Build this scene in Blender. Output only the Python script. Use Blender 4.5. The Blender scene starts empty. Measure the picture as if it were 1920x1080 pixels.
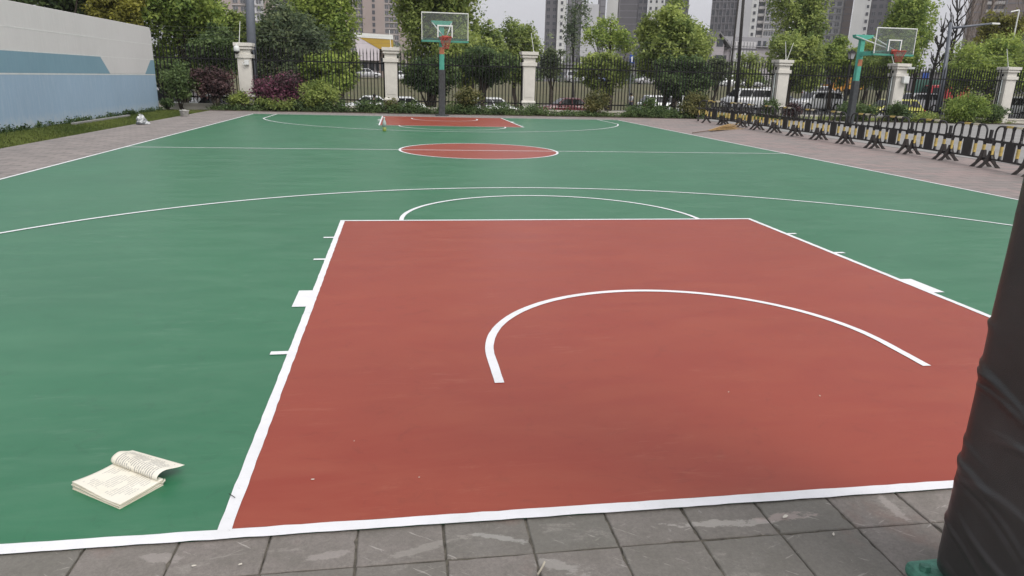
import bpy, math, random
import numpy as np
from mathutils import Vector, Matrix

SC = bpy.context.scene
COL = SC.collection
# ------------------------------------------------------------------ camera
CAMP = np.array([-1.7833, -2.3021, 1.5695])
CR = np.array([0.98816391, -0.15141738, 0.02459408])
CU = np.array([0.0191507, 0.28083715, 0.95956435])
CF = np.array([0.15220165, 0.94773587, -0.28041288])
FPX = 1339.88
cam_d = bpy.data.cameras.new("camera")
cam = bpy.data.objects.new("camera", cam_d)
COL.objects.link(cam)
m = Matrix(((CR[0], CU[0], -CF[0], CAMP[0]), (CR[1], CU[1], -CF[1], CAMP[1]), (CR[2], CU[2], -CF[2], CAMP[2]), (0, 0, 0, 1)))
cam.matrix_world = m
cam_d.sensor_width = 36
cam_d.lens = FPX / 1920 * 36
cam_d.clip_start = 0.05
cam_d.clip_end = 4000
SC.camera = cam
# ------------------------------------------------------------------ world, sun, exposure
SUN_EL, SUN_AZ = math.radians(52), math.radians(150)      # azimuth from +Y towards +X
w = bpy.data.worlds.new("World")
SC.world = w
w.use_nodes = True
wn = w.node_tree
wn.nodes.clear()
o_ = wn.nodes.new("ShaderNodeOutputWorld")
bg1 = wn.nodes.new("ShaderNodeBackground")
bg2 = wn.nodes.new("ShaderNodeBackground")
add = wn.nodes.new("ShaderNodeAddShader")
sky = wn.nodes.new("ShaderNodeTexSky")
sky.sky_type = 'NISHITA'
sky.sun_disc = False
sky.sun_elevation = SUN_EL
sky.sun_rotation = SUN_AZ
sky.air_density = 1.0
sky.dust_density = 6.0
bg1.inputs[1].default_value = 0.05
hs = wn.nodes.new("ShaderNodeHueSaturation")
hs.inputs['Saturation'].default_value = 0.35
wn.links.new(sky.outputs[0], hs.inputs['Color'])
wn.links.new(hs.outputs[0], bg1.inputs[0])
# the overcast cloud layer
tc = wn.nodes.new("ShaderNodeTexCoord")
nz = wn.nodes.new("ShaderNodeTexNoise")
nz.inputs['Scale'].default_value = 1.6
nz.inputs['Detail'].default_value = 5
cr = wn.nodes.new("ShaderNodeValToRGB")
cr.color_ramp.elements[0].color = (0.50, 0.50, 0.54, 1)
cr.color_ramp.elements[0].position = 0.3
cr.color_ramp.elements[1].color = (0.62, 0.62, 0.65, 1)
cr.color_ramp.elements[1].position = 0.7
wn.links.new(tc.outputs['Generated'], nz.inputs['Vector'])
wn.links.new(nz.outputs[0], cr.inputs[0])
wn.links.new(cr.outputs[0], bg2.inputs[0])
bg2.inputs[1].default_value = 0.79
wn.links.new(bg1.outputs[0], add.inputs[0])
wn.links.new(bg2.outputs[0], add.inputs[1])
wn.links.new(add.outputs[0], o_.inputs[0])
sd = bpy.data.lights.new("sun", 'SUN')
sd.energy = 1.3
sd.angle = math.radians(35)
sd.color = (1, 0.97, 0.93)
sun = bpy.data.objects.new("sun", sd)
COL.objects.link(sun)
sdir = Vector((math.sin(SUN_AZ) * math.cos(SUN_EL), math.cos(SUN_AZ) * math.cos(SUN_EL), math.sin(SUN_EL)))
sun.rotation_euler = sdir.to_track_quat('Z', 'Y').to_euler()
SC.view_settings.view_transform = 'Standard'
SC.view_settings.look = 'None'
SC.view_settings.gamma = 1
SC.view_settings.exposure = 0.38
SC.render.engine = 'CYCLES'
SC.cycles.max_bounces = 6
SC.cycles.transparent_max_bounces = 12

# ------------------------------------------------------------------ helpers
def px(u, v, Y):
    """point of the real world at depth Y seen in the photo at (u, v)"""
    a = (u - 960) / FPX
    b = -(v - 540) / FPX
    d = a * CR + b * CU + CF
    t = (Y - CAMP[1]) / d[1]
    return CAMP + d * t

def gp(u, v, z=0.0):
    a = (u - 960) / FPX
    b = -(v - 540) / FPX
    d = a * CR + b * CU + CF
    t = (z - CAMP[2]) / d[2]
    return CAMP + d * t

def tag(o, label=None, cat=None, group=None, kind=None):
    if label: o["label"] = label
    if cat: o["category"] = cat
    if group: o["group"] = group
    if kind: o["kind"] = kind
    return o

def empty(name, loc=(0, 0, 0), rz=0.0, label=None, cat=None, group=None):
    o = bpy.data.objects.new(name, None)
    COL.objects.link(o)
    o.location = loc
    o.rotation_euler = (0, 0, rz)
    o.empty_display_size = 0.2
    return tag(o, label, cat, group)

def children(o):
    return [c for c in bpy.data.objects if c.parent == o]

KIDS = {}
def copy_tree(o, parent=None):
    c = o.copy()
    COL.objects.link(c)
    if parent is not None:
        c.parent = parent
    KIDS[c] = []
    for ch in KIDS.get(o, []):
        KIDS[c].append(copy_tree(ch, c))
    return c

class MB:
    def __init__(s):
        s.v = []
        s.f = []
    def add(s, vs, fs):
        b = len(s.v)
        s.v.extend([tuple(map(float, q)) for q in vs])
        s.f.extend([tuple(i + b for i in q) for q in fs])
    def box(s, x0, x1, y0, y1, z0, z1):
        s.add([(x0, y0, z0), (x1, y0, z0), (x1, y1, z0), (x0, y1, z0), (x0, y0, z1), (x1, y0, z1), (x1, y1, z1), (x0, y1, z1)],
              [(0, 3, 2, 1), (4, 5, 6, 7), (0, 1, 5, 4), (1, 2, 6, 5), (2, 3, 7, 6), (3, 0, 4, 7)])
        return s
    def obox(s, cx, cy, ang, L, W, z0, z1):
        c, n = math.cos(ang), math.sin(ang)
        q = [(-L / 2, -W / 2), (L / 2, -W / 2), (L / 2, W / 2), (-L / 2, W / 2)]
        q = [(cx + a * c - b * n, cy + a * n + b * c) for a, b in q]
        s.add([(a, b, z0) for a, b in q] + [(a, b, z1) for a, b in q],
              [(0, 3, 2, 1), (4, 5, 6, 7), (0, 1, 5, 4), (1, 2, 6, 5), (2, 3, 7, 6), (3, 0, 4, 7)])
        return s
    def taper(s, cx, cy, z0, z1, hx0, hy0, hx1, hy1):
        s.add([(cx - hx0, cy - hy0, z0), (cx + hx0, cy - hy0, z0), (cx + hx0, cy + hy0, z0), (cx - hx0, cy + hy0, z0),
               (cx - hx1, cy - hy1, z1), (cx + hx1, cy - hy1, z1), (cx + hx1, cy + hy1, z1), (cx - hx1, cy + hy1, z1)],
              [(0, 3, 2, 1), (4, 5, 6, 7), (0, 1, 5, 4), (1, 2, 6, 5), (2, 3, 7, 6), (3, 0, 4, 7)])
        return s
    def tube(s, pts, r, n=8, caps=True):
        pts = [Vector(p) for p in pts]
        rs = r if isinstance(r, (list, tuple)) else [r] * len(pts)
        b = len(s.v)
        up = None
        for i, p in enumerate(pts):
            d = (pts[min(i + 1, len(pts) - 1)] - pts[max(i - 1, 0)]).normalized()
            if up is None:
                up = Vector((0, 0, 1)) if abs(d.z) < 0.9 else Vector((1, 0, 0))
            a = d.cross(up)
            if a.length < 1e-4:
                a = d.cross(Vector((0, 1, 0)))
            a.normalize()
            c = a.cross(d).normalized()
            up = c
            for k in range(n):
                t = 2 * math.pi * k / n
                s.v.append(tuple(p + rs[i] * (a * math.cos(t) + c * math.sin(t))))
        for i in range(len(pts) - 1):
            for k in range(n):
                k2 = (k + 1) % n
                s.f.append((b + i * n + k, b + i * n + k2, b + (i + 1) * n + k2, b + (i + 1) * n + k))
        if caps:
            s.f.append(tuple(b + k for k in range(n))[::-1])
            s.f.append(tuple(b + (len(pts) - 1) * n + k for k in range(n)))
        return s
    def lathe(s, prof, n=20, c=(0, 0, 0)):
        b = len(s.v)
        for r, z in prof:
            for k in range(n):
                t = 2 * math.pi * k / n
                s.v.append((c[0] + r * math.cos(t), c[1] + r * math.sin(t), c[2] + z))
        for i in range(len(prof) - 1):
            for k in range(n):
                k2 = (k + 1) % n
                s.f.append((b + i * n + k, b + i * n + k2, b + (i + 1) * n + k2, b + (i + 1) * n + k))
        s.f.append(tuple(b + k for k in range(n))[::-1])
        s.f.append(tuple(b + (len(prof) - 1) * n + k for k in range(n)))
        return s
    def prism(s, poly, axis, a0, a1):
        """poly of 2-D points, extruded along axis from a0 to a1"""
        def mk(p, a):
            if axis == 'x': return (a, p[0], p[1])
            if axis == 'y': return (p[0], a, p[1])
            return (p[0], p[1], a)
        n = len(poly)
        s.add([mk(p, a0) for p in poly] + [mk(p, a1) for p in poly],
              [tuple(range(n)), tuple(range(2 * n - 1, n - 1, -1))] + [(i, i + n, (i + 1) % n + n, (i + 1) % n) for i in range(n)])
        return s
    def mesh(s, name, mat, smooth=False):
        me = bpy.data.meshes.new(name)
        me.from_pydata(s.v, [], s.f)
        import bmesh
        bm = bmesh.new()
        bm.from_mesh(me)
        bmesh.ops.recalc_face_normals(bm, faces=bm.faces)
        bm.to_mesh(me)
        bm.free()
        me.materials.append(mat)
        if smooth:
            for p in me.polygons: p.use_smooth = True
        return me
    def build(s, name, mat, parent=None, smooth=False, bevel=0.0):
        return link(name, s.mesh(name, mat, smooth), parent, bevel)

def link(name, me, parent=None, bevel=0.0, loc=None):
    o = bpy.data.objects.new(name, me)
    COL.objects.link(o)
    if parent is not None:
        o.parent = parent
        KIDS.setdefault(parent, []).append(o)
    KIDS.setdefault(o, [])
    if loc is not None: o.location = loc
    if bevel > 0:
        b = o.modifiers.new("bevel", 'BEVEL')
        b.width = bevel
        b.segments = 2
        b.limit_method = 'ANGLE'
    return o

# ------------------------------------------------------------------ materials
MATS = {}
def mat(name, col, rough=0.6, var=0.0, scale=5.0, bump=0.0, bscale=None, metal=0.0, spec=0.5, col2=None, detail=5.0, stretch=(1, 1, 1), lo=0.35, hi=0.65):
    if name in MATS: return MATS[name]
    mt = bpy.data.materials.new(name)
    mt.use_nodes = True
    nt = mt.node_tree
    P = nt.nodes['Principled BSDF']
    P.inputs['Base Color'].default_value = (*col, 1)
    P.inputs['Roughness'].default_value = rough
    P.inputs['Metallic'].default_value = metal
    P.inputs['Specular IOR Level'].default_value = spec
    if var > 0 or bump > 0 or col2:
        t = nt.nodes.new('ShaderNodeTexCoord')
        mp = nt.nodes.new('ShaderNodeMapping')
        mp.inputs['Scale'].default_value = stretch
        nt.links.new(t.outputs['Object'], mp.inputs[0])
    if var > 0 or col2:
        n = nt.nodes.new('ShaderNodeTexNoise')
        n.inputs['Scale'].default_value = scale
        n.inputs['Detail'].default_value = detail
        n.inputs['Roughness'].default_value = 0.6
        nt.links.new(mp.outputs[0], n.inputs['Vector'])
        r = nt.nodes.new('ShaderNodeValToRGB')
        a = col if col2 else tuple(c * (1 - var) for c in col)
        b = col2 if col2 else tuple(min(1, c * (1 + var)) for c in col)
        r.color_ramp.elements[0].position = lo
        r.color_ramp.elements[1].position = hi
        r.color_ramp.elements[0].color = (*a, 1)
        r.color_ramp.elements[1].color = (*b, 1)
        nt.links.new(n.outputs[0], r.inputs[0])
        nt.links.new(r.outputs[0], P.inputs['Base Color'])
    if bump > 0:
        n2 = nt.nodes.new('ShaderNodeTexNoise')
        n2.inputs['Scale'].default_value = bscale or scale * 4
        n2.inputs['Detail'].default_value = 4
        nt.links.new(mp.outputs[0], n2.inputs['Vector'])
        bp = nt.nodes.new('ShaderNodeBump')
        bp.inputs['Strength'].default_value = bump
        bp.inputs['Distance'].default_value = 0.01
        nt.links.new(n2.outputs[0], bp.inputs['Height'])
        nt.links.new(bp.outputs[0], P.inputs['Normal'])
    MATS[name] = mt
    return mt

def N(nt, typ, **kw):
    n = nt.nodes.new(typ)
    for k, v in kw.items():
        setattr(n, k, v)
    return n

def mixc(nt, fac, a, b, mode='MIX'):
    x = nt.nodes.new('ShaderNodeMix')
    x.data_type = 'RGBA'
    x.blend_type = mode
    for inp, val in ((0, fac), (6, a), (7, b)):
        if isinstance(val, (int, float)): x.inputs[inp].default_value = val
        elif isinstance(val, tuple): x.inputs[inp].default_value = (*val, 1)
        else: nt.links.new(val, x.inputs[inp])
    return x.outputs[2]

def noise(nt, vec, scale, detail=4, rough=0.6, lo=0.35, hi=0.65, stretch=(1, 1, 1), dist=0.0):
    mp = nt.nodes.new('ShaderNodeMapping')
    mp.inputs['Scale'].default_value = stretch
    nt.links.new(vec, mp.inputs[0])
    n = nt.nodes.new('ShaderNodeTexNoise')
    n.inputs['Scale'].default_value = scale
    n.inputs['Detail'].default_value = detail
    n.inputs['Roughness'].default_value = rough
    n.inputs['Distortion'].default_value = dist
    nt.links.new(mp.outputs[0], n.inputs['Vector'])
    r = nt.nodes.new('ShaderNodeMapRange')
    r.inputs[1].default_value = lo
    r.inputs[2].default_value = hi
    nt.links.new(n.outputs[0], r.inputs[0])
    return r.outputs[0], n.outputs[0]

def scl(nt, s, k, off=0.0):
    x = nt.nodes.new('ShaderNodeMath')
    x.operation = 'MULTIPLY_ADD'
    nt.links.new(s, x.inputs[0])
    x.inputs[1].default_value = k
    x.inputs[2].default_value = off
    return x.outputs[0]

def court_mat(name, base, dark, pale, spec):
    mt = bpy.data.materials.new(name)
    mt.use_nodes = True
    nt = mt.node_tree
    P = nt.nodes['Principled BSDF']
    tcx = N(nt, 'ShaderNodeTexCoord')
    v = tcx.outputs['Object']
    f1, _ = noise(nt, v, 0.55, 4, 0.6, 0.3, 0.7)
    f2, _ = noise(nt, v, 2.2, 8, 0.7, 0.42, 0.68, stretch=(0.5, 1.8, 1), dist=0.6)
    f3, _ = noise(nt, v, 9, 7, 0.75, 0.54, 0.68, stretch=(0.35, 2.0, 1), dist=1.0)
    f4, raw = noise(nt, v, 420, 2, 0.5, 0.3, 0.7)
    f5, _ = noise(nt, v, 1.4, 3, 0.5, 0.50, 0.62)
    f6, _ = noise(nt, v, 5.0, 5, 0.7, 0.56, 0.66, stretch=(1, 1.2, 1), dist=2.0)
    c = mixc(nt, f1, base, dark)
    c = mixc(nt, scl(nt, f6, 0.35), c, tuple(x * 0.72 for x in dark))
    c = mixc(nt, scl(nt, f2, 0.30), c, pale)
    sc_ = N(nt, 'ShaderNodeMath', operation='MULTIPLY')
    nt.links.new(f3, sc_.inputs[0])
    nt.links.new(f5, sc_.inputs[1])
    c = mixc(nt, scl(nt, sc_.outputs[0], 0.55), c, pale)
    c = mixc(nt, scl(nt, f4, 0.16), c, dark)
    nt.links.new(c, P.inputs['Base Color'])
    nt.links.new(scl(nt, f2, 0.08, 0.40), P.inputs['Roughness'])
    P.inputs['Specular IOR Level'].default_value = spec
    b1 = N(nt, 'ShaderNodeBump')
    b1.inputs['Strength'].default_value = 0.06
    b1.inputs['Distance'].default_value = 0.002
    nt.links.new(raw, b1.inputs['Height'])
    _, rawb = noise(nt, v, 1.2, 3, 0.5, 0, 1, stretch=(0.6, 1.6, 1))
    b2 = N(nt, 'ShaderNodeBump')
    b2.inputs['Strength'].default_value = 0.15
    b2.inputs['Distance'].default_value = 0.01
    nt.links.new(rawb, b2.inputs['Height'])
    nt.links.new(b1.outputs[0], b2.inputs['Normal'])
    nt.links.new(b2.outputs[0], P.inputs['Normal'])
    return mt

M_GREEN = court_mat('green_court_paint', (0.017, 0.153, 0.064), (0.013, 0.128, 0.053), (0.12, 0.25, 0.16), 0.62)
M_RED = court_mat('red_court_paint', (0.298, 0.043, 0.020), (0.265, 0.038, 0.018), (0.38, 0.12, 0.07), 0.42)
mt = bpy.data.materials.new('white_line_paint')
mt.use_nodes = True
nt = mt.node_tree
P = nt.nodes['Principled BSDF']
v = N(nt, 'ShaderNodeTexCoord').outputs['Object']
l1, _ = noise(nt, v, 3.0, 6, 0.7, 0.40, 0.70)
c = mixc(nt, l1, (0.80, 0.80, 0.82), (0.70, 0.71, 0.71))
l2, _ = noise(nt, v, 38, 6, 0.8, 0.62, 0.70)
c = mixc(nt, scl(nt, l2, 0.6), c, (0.42, 0.42, 0.40))
l3, _ = noise(nt, v, 11, 7, 0.75, 0.60, 0.70, dist=1.5)
c = mixc(nt, scl(nt, l3, 0.4), c, (0.50, 0.49, 0.46))
nt.links.new(c, P.inputs['Base Color'])
P.inputs['Roughness'].default_value = 0.55
M_LINE = mt

def brick_mat(name, c1, c2, mortar, bw, bh, msize, tint=None):
    mt = bpy.data.materials.new(name)
    mt.use_nodes = True
    nt = mt.node_tree
    P = nt.nodes['Principled BSDF']
    t = N(nt, 'ShaderNodeTexCoord')
    b = N(nt, 'ShaderNodeTexBrick')
    b.inputs['Scale'].default_value = 1
    b.inputs['Brick Width'].default_value = bw
    b.inputs['Row Height'].default_value = bh
    b.inputs['Mortar Size'].default_value = msize
    b.inputs['Color1'].default_value = (*c1, 1)
    b.inputs['Color2'].default_value = (*c2, 1)
    b.inputs['Mortar'].default_value = (*mortar, 1)
    nt.links.new(t.outputs['Object'], b.inputs['Vector'])
    f, _ = noise(nt, t.outputs['Object'], 0.35, 5, 0.6, 0.35, 0.65)
    f2, _ = noise(nt, t.outputs['Object'], 3.0, 6, 0.7, 0.4, 0.75)
    c = mixc(nt, scl(nt, f, 0.5), b.outputs[0], tint or c2)
    c = mixc(nt, scl(nt, f2, 0.35), c, tuple(min(1, x * 1.5) for x in c1))
    nt.links.new(c, P.inputs['Base Color'])
    P.inputs['Roughness'].default_value = 0.8
    bp = N(nt, 'ShaderNodeBump')
    bp.inputs['Strength'].default_value = 0.4
    bp.inputs['Distance'].default_value = 0.004
    nt.links.new(b.outputs[1], bp.inputs['Height'])
    bp.invert = True
    nt.links.new(bp.outputs[0], P.inputs['Normal'])
    return mt

M_PAVEL = brick_mat('grey_brick_paving', (0.285, 0.25, 0.232), (0.19, 0.172, 0.162), (0.10, 0.09, 0.085), 0.40, 0.20, 0.012)
M_PAVER = brick_mat('pinkish_brick_paving', (0.285, 0.215, 0.20), (0.185, 0.175, 0.165), (0.10, 0.09, 0.085), 0.60, 0.30, 0.014, tint=(0.235, 0.205, 0.19))
M_CONC = mat('pale_concrete', (0.245, 0.24, 0.23), 0.85, 0.12, 0.8, 0.1, 40)
M_SOIL = mat('brown_soil', (0.06, 0.045, 0.03), 0.95, 0.4, 6, 0.4, 40)
M_PILLAR = mat('cream_stucco', (0.60, 0.575, 0.52), 0.8, 0.07, 3, 0.08, 60)
M_BLACKIRON = mat('black_iron', (0.007, 0.007, 0.0075), 0.6, 0.2, 8, spec=0.25)
M_HOOP = mat('teal_painted_steel', (0.075, 0.36, 0.27), 0.5, 0.12, 5)
M_WHITEM = mat('white_painted_steel', (0.72, 0.73, 0.70), 0.45, 0.08, 8)
M_DARKWRAP = mat('dark_pole_wrap', (0.05, 0.055, 0.058), 0.7, 0.25, 8, 0.3, 20)
M_RED_M = mat('red_painted_rim', (0.40, 0.06, 0.035), 0.5, 0.15, 9)
M_NET = mat('faded_red_net_cord', (0.36, 0.085, 0.07), 0.8, 0.2, 20)
M_BARR = mat('black_barrier_plastic', (0.020, 0.018, 0.019), 0.5, 0.3, 6)
M_YEL = mat('yellow_reflective_tape', (0.50, 0.37, 0.11), 0.5, 0.25, 12)
M_CREAMT = mat('faded_white_tape', (0.62, 0.56, 0.42), 0.5, 0.2, 12)
M_FOOT = mat('brown_black_rubber', (0.030, 0.024, 0.022), 0.7, 0.3, 8)
M_TYRE = mat('black_rubber', (0.02, 0.02, 0.02), 0.8, 0.2, 10)
M_RIMW = mat('grey_alloy', (0.45, 0.45, 0.46), 0.35, 0.1, 10, metal=0.7)
M_CGLASS = mat('dark_car_glass', (0.018, 0.02, 0.023), 0.12, 0.2, 4)
M_LAMPG = mat('clear_lamp_plastic', (0.7, 0.7, 0.72), 0.15, 0.05, 10)
M_LAMPR = mat('red_lamp_plastic', (0.45, 0.02, 0.02), 0.2, 0.1, 10)
M_BARK = mat('brown_bark', (0.075, 0.06, 0.045), 0.9, 0.35, 14, 0.5, 30)
M_DARKBARK = mat('dark_bark', (0.030, 0.027, 0.025), 0.9, 0.3, 14)
M_GREYSTEEL = mat('grey_blue_steel', (0.11, 0.122, 0.145), 0.5, 0.1, 3)

# glass of the backboards
mt = bpy.data.materials.new('backboard_glass')
mt.use_nodes = True
nt = mt.node_tree
nt.nodes.remove(nt.nodes['Principled BSDF'])
tr = N(nt, 'ShaderNodeBsdfTransparent')
tr.inputs[0].default_value = (0.86, 0.90, 0.89, 1)
gl = N(nt, 'ShaderNodeBsdfDiffuse')
gl.inputs[0].default_value = (0.42, 0.44, 0.42, 1)
mx = N(nt, 'ShaderNodeMixShader')
mx.inputs[0].default_value = 0.08
gl2 = N(nt, 'ShaderNodeBsdfGlossy')
gl2.inputs['Roughness'].default_value = 0.05
mx2 = N(nt, 'ShaderNodeMixShader')
fr = N(nt, 'ShaderNodeFresnel')
fr.inputs[0].default_value = 1.45
nt.links.new(tr.outputs[0], mx.inputs[1])
nt.links.new(gl.outputs[0], mx.inputs[2])
nt.links.new(fr.outputs[0], mx2.inputs[0])
nt.links.new(mx.outputs[0], mx2.inputs[1])
nt.links.new(gl2.outputs[0], mx2.inputs[2])
nt.links.new(mx2.outputs[0], nt.nodes['Material Output'].inputs[0])
M_GLASS = mt

def leaf_mat(name, c_dark, c_light, trans=0.42):
    if name in MATS: return MATS[name]
    mt = bpy.data.materials.new(name)
    mt.use_nodes = True
    nt = mt.node_tree
    P = nt.nodes['Principled BSDF']
    a = N(nt, 'ShaderNodeAttribute')
    a.attribute_name = 'tint'
    c = mixc(nt, a.outputs['Fac'], c_dark, c_light)
    nt.links.new(c, P.inputs['Base Color'])
    P.inputs['Roughness'].default_value = 0.6
    P.inputs['Specular IOR Level'].default_value = 0.25
    T = N(nt, 'ShaderNodeBsdfTranslucent')
    nt.links.new(c, T.inputs[0])
    x = N(nt, 'ShaderNodeMixShader')
    x.inputs[0].default_value = trans
    nt.links.new(P.outputs[0], x.inputs[1])
    nt.links.new(T.outputs[0], x.inputs[2])
    nt.links.new(x.outputs[0], nt.nodes['Material Output'].inputs[0])
    MATS[name] = mt
    return mt

# ------------------------------------------------------------------ foliage
def leaf_mesh(name, lobes, n, size, mt, seed, clus=14, spread=0.10, tb=0.5, tv=0.35, flat=0.0, hollow=0.45):
    """lobes: (cx, cy, cz, rx, ry, rz). Leaf-sized folded faces gathered in clusters through the lobes' volume."""
    rg = np.random.default_rng(seed)
    L = np.array(lobes, float)
    vol = (L[:, 3] * L[:, 4] * L[:, 5]) ** 0.75
    nc = max(1, n // clus)
    li = rg.choice(len(L), nc, p=vol / vol.sum())
    d = rg.normal(size=(nc, 3))
    d /= np.linalg.norm(d, axis=1)[:, None]
    rr = hollow + (1 - hollow) * rg.random(nc) ** 0.6
    rr *= 1 + 0.14 * rg.normal(size=nc)
    cc = L[li, :3] + d * rr[:, None] * L[li, 3:]
    ctint = np.clip(tb + tv * rg.normal(size=nc) * 0.6 + 0.55 * (rg.random(len(L))[li] - 0.5), 0, 1)
    rad = L[li, 3:].mean(1)
    ci = np.repeat(np.arange(nc), clus)
    k = len(ci)
    off = rg.normal(size=(k, 3)) * (spread * rad[ci] + size * 0.8)[:, None]
    c = cc[ci] + off
    nrm = rg.normal(size=(k, 3)) * 0.8 + d[ci] * 0.8 + np.array([0, -0.25, 0.8])
    nrm /= np.linalg.norm(nrm, axis=1)[:, None]
    t = np.cross(nrm, rg.normal(size=(k, 3)))
    t /= np.linalg.norm(t, axis=1)[:, None]
    b = np.cross(nrm, t)
    s = size * (0.6 + 0.8 * rg.random(k))[:, None]
    v = np.empty((k, 4, 3))
    v[:, 0] = c - t * s
    v[:, 1] = c - b * s * 0.5 + nrm * s * 0.12
    v[:, 2] = c + t * s
    v[:, 3] = c + b * s * 0.5 + nrm * s * 0.12
    tint = np.clip(ctint[ci] + 0.14 * rg.normal(size=k), 0, 1)
    me = bpy.data.meshes.new(name)
    me.vertices.add(k * 4)
    me.vertices.foreach_set('co', v.reshape(-1).astype(np.float32))
    me.loops.add(k * 4)
    me.loops.foreach_set('vertex_index', np.arange(k * 4, dtype=np.int32))
    me.polygons.add(k)
    me.polygons.foreach_set('loop_start', np.arange(0, k * 4, 4, dtype=np.int32))
    me.polygons.foreach_set('loop_total', np.full(k, 4, dtype=np.int32))
    me.update(calc_edges=True)
    at = me.attributes.new('tint', 'FLOAT', 'FACE')
    at.data.foreach_set('value', tint.astype(np.float32))
    me.materials.append(mt)
    return me

def crown_lobes(c, r, seed, k=16, size=(0.34, 0.55), lump=1.0, wedge=0.0):
    rg = random.Random(seed)
    out = []
    for i in range(k):
        while True:
            d = (rg.uniform(-1, 1), rg.uniform(-1, 1), rg.uniform(-1, 1))
            q = math.sqrt(sum(x * x for x in d))
            if 0.25 < q < 1: break
        s = rg.uniform(*size)
        w_ = 1 - wedge * max(0, d[2])          # narrows upwards
        out.append((c[0] + d[0] * r[0] * (1 - s) * 1.24 * w_, c[1] + d[1] * r[1] * (1 - s) * 1.24 * w_, c[2] + d[2] * r[2] * (1 - s) * 1.24,
                    r[0] * s * lump, r[1] * s * lump, r[2] * s * lump * rg.uniform(0.75, 1.0)))
    return out

def trunk_mb(base, top, r0, lobes, seed, nl=9):
    rg = random.Random(seed)
    mb = MB()
    b, t = Vector(base), Vector(top)
    pts = []
    for i in range(7):
        f = i / 6
        p = b.lerp(t, f)
        if 0 < i: p += Vector((rg.uniform(-1, 1), rg.uniform(-1, 1), 0)) * r0 * 0.8
        pts.append(p)
    mb.tube(pts, [r0 * (1.25 - f_) for f_ in (0, 0.2, 0.35, 0.5, 0.65, 0.8, 1.0)], 8)
    for i in range(min(nl, len(lobes))):
        q = lobes[i]
        s = pts[rg.choice((2, 3, 4, 5))]
        e = Vector(q[:3])
        md = s.lerp(e, 0.5) + Vector((rg.uniform(-1, 1), rg.uniform(-1, 1), rg.uniform(0, 1))) * r0
        mb.tube([s, md, e], [r0 * 0.5, r0 * 0.33, r0 * 0.12], 6)
    return mb

def tree(name, label, cat, group, u, Y, v0, v1, u0, u1, zb, mt, n, size, seed, bark=None, tb=0.5, tv=0.45, k=30, lsize=(0.18, 0.44), depth=1.0, wedge=0.0, trunk_r=0.16, extra=None, hollow=0.45, base_u=None, clus=14, spread=0.10):
    """crown spans photo columns u0..u1 and rows v0..v1 when seen at depth Y"""
    a, b = px(u0, (v0 + v1) / 2, Y), px(u1, (v0 + v1) / 2, Y)
    tp, bt = px(u, v0, Y), px(u, v1, Y)
    cx, cz = (a[0] + b[0]) / 2, (tp[2] + bt[2]) / 2
    rx, rz = (b[0] - a[0]) / 2, (tp[2] - bt[2]) / 2
    bx = px(base_u if base_u is not None else u, v1, Y)[0]
    root = empty(name, (bx, Y, zb), 0, label, cat, group)
    lob = crown_lobes((cx - bx, 0, cz - zb), (rx, rx * depth, rz), seed, k, lsize, 1.0, wedge)
    if extra:
        for (eu, ev, er) in extra:
            q = px(eu, ev, Y)
            lob.append((q[0] - bx, random.Random(seed + eu).uniform(-1, 1), q[2] - zb, er, er, er * 0.8))
    link('crown', leaf_mesh('crown', lob, n, size, mt, seed, clus=clus, spread=spread, tb=tb, tv=tv, hollow=hollow), root)
    top = (cx - bx, 0, cz - zb + rz * 0.45)
    trunk_mb((0, 0, -0.1), top, trunk_r, lob, seed).build('trunk', bark or M_BARK, root, True)
    return root

# ------------------------------------------------------------------ the ground
def terrain(x, y):
    if y < 34: return -1.15 + 0.9 * min(1, max(0, x / 40.0)) - 0.0
    base = -1.45 + 0.95 * min(1, max(0, x / 40.0))
    if y < 66: return base
    f = min(1, (y - 66) / 60.0)
    f = f * f * (3 - 2 * f)
    return base * (1 - f) + 1.25 * f
def grid_sheet(name, xs, ys, zf, mt, kind='structure', smooth=True):
    mb = MB()
    nx = len(xs)
    vs = [(x, y, zf(x, y)) for y in ys for x in xs]
    fs = [(j * nx + i, j * nx + i + 1, (j + 1) * nx + i + 1, (j + 1) * nx + i) for j in range(len(ys) - 1) for i in range(nx - 1)]
    mb.add(vs, fs)
    o = mb.build(name, mt, None, smooth)
    o["kind"] = kind
    return o
M_FIELD = mat('dry_grass_field', (0.075, 0.080, 0.032), 0.95, 0.25, 0.12, 0, col2=(0.115, 0.10, 0.05), detail=8)
M_GROUNDB = mat('dark_ground', (0.09, 0.085, 0.075), 0.95, 0.2, 0.5)
M_ROAD = mat('grey_asphalt', (0.10, 0.10, 0.105), 0.85, 0.15, 1.5, 0.2, 60)
# inside the school: the ground as one sheet; outside it drops to the street and rises over the field
grid_sheet('ground', [-700, -200, -60, -30, -15, -5, 5, 15, 25, 40, 60, 100, 250, 800], [31.9, 34, 40, 52, 60, 66, 72, 80, 90, 100, 112, 126, 160, 260, 500, 1400], terrain, M_FIELD)
grid_sheet('street', [-200, -60, -30, -15, -5, 5, 15, 25, 40, 60, 100, 200], [36, 46, 56, 64], lambda x, y: terrain(x, y) + 0.02, M_ROAD)
g = MB().box(-80, 90, -40, 31.9, -0.6, -0.05).build('schoolyard_ground', M_GROUNDB)
g["kind"] = 'structure'

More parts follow.
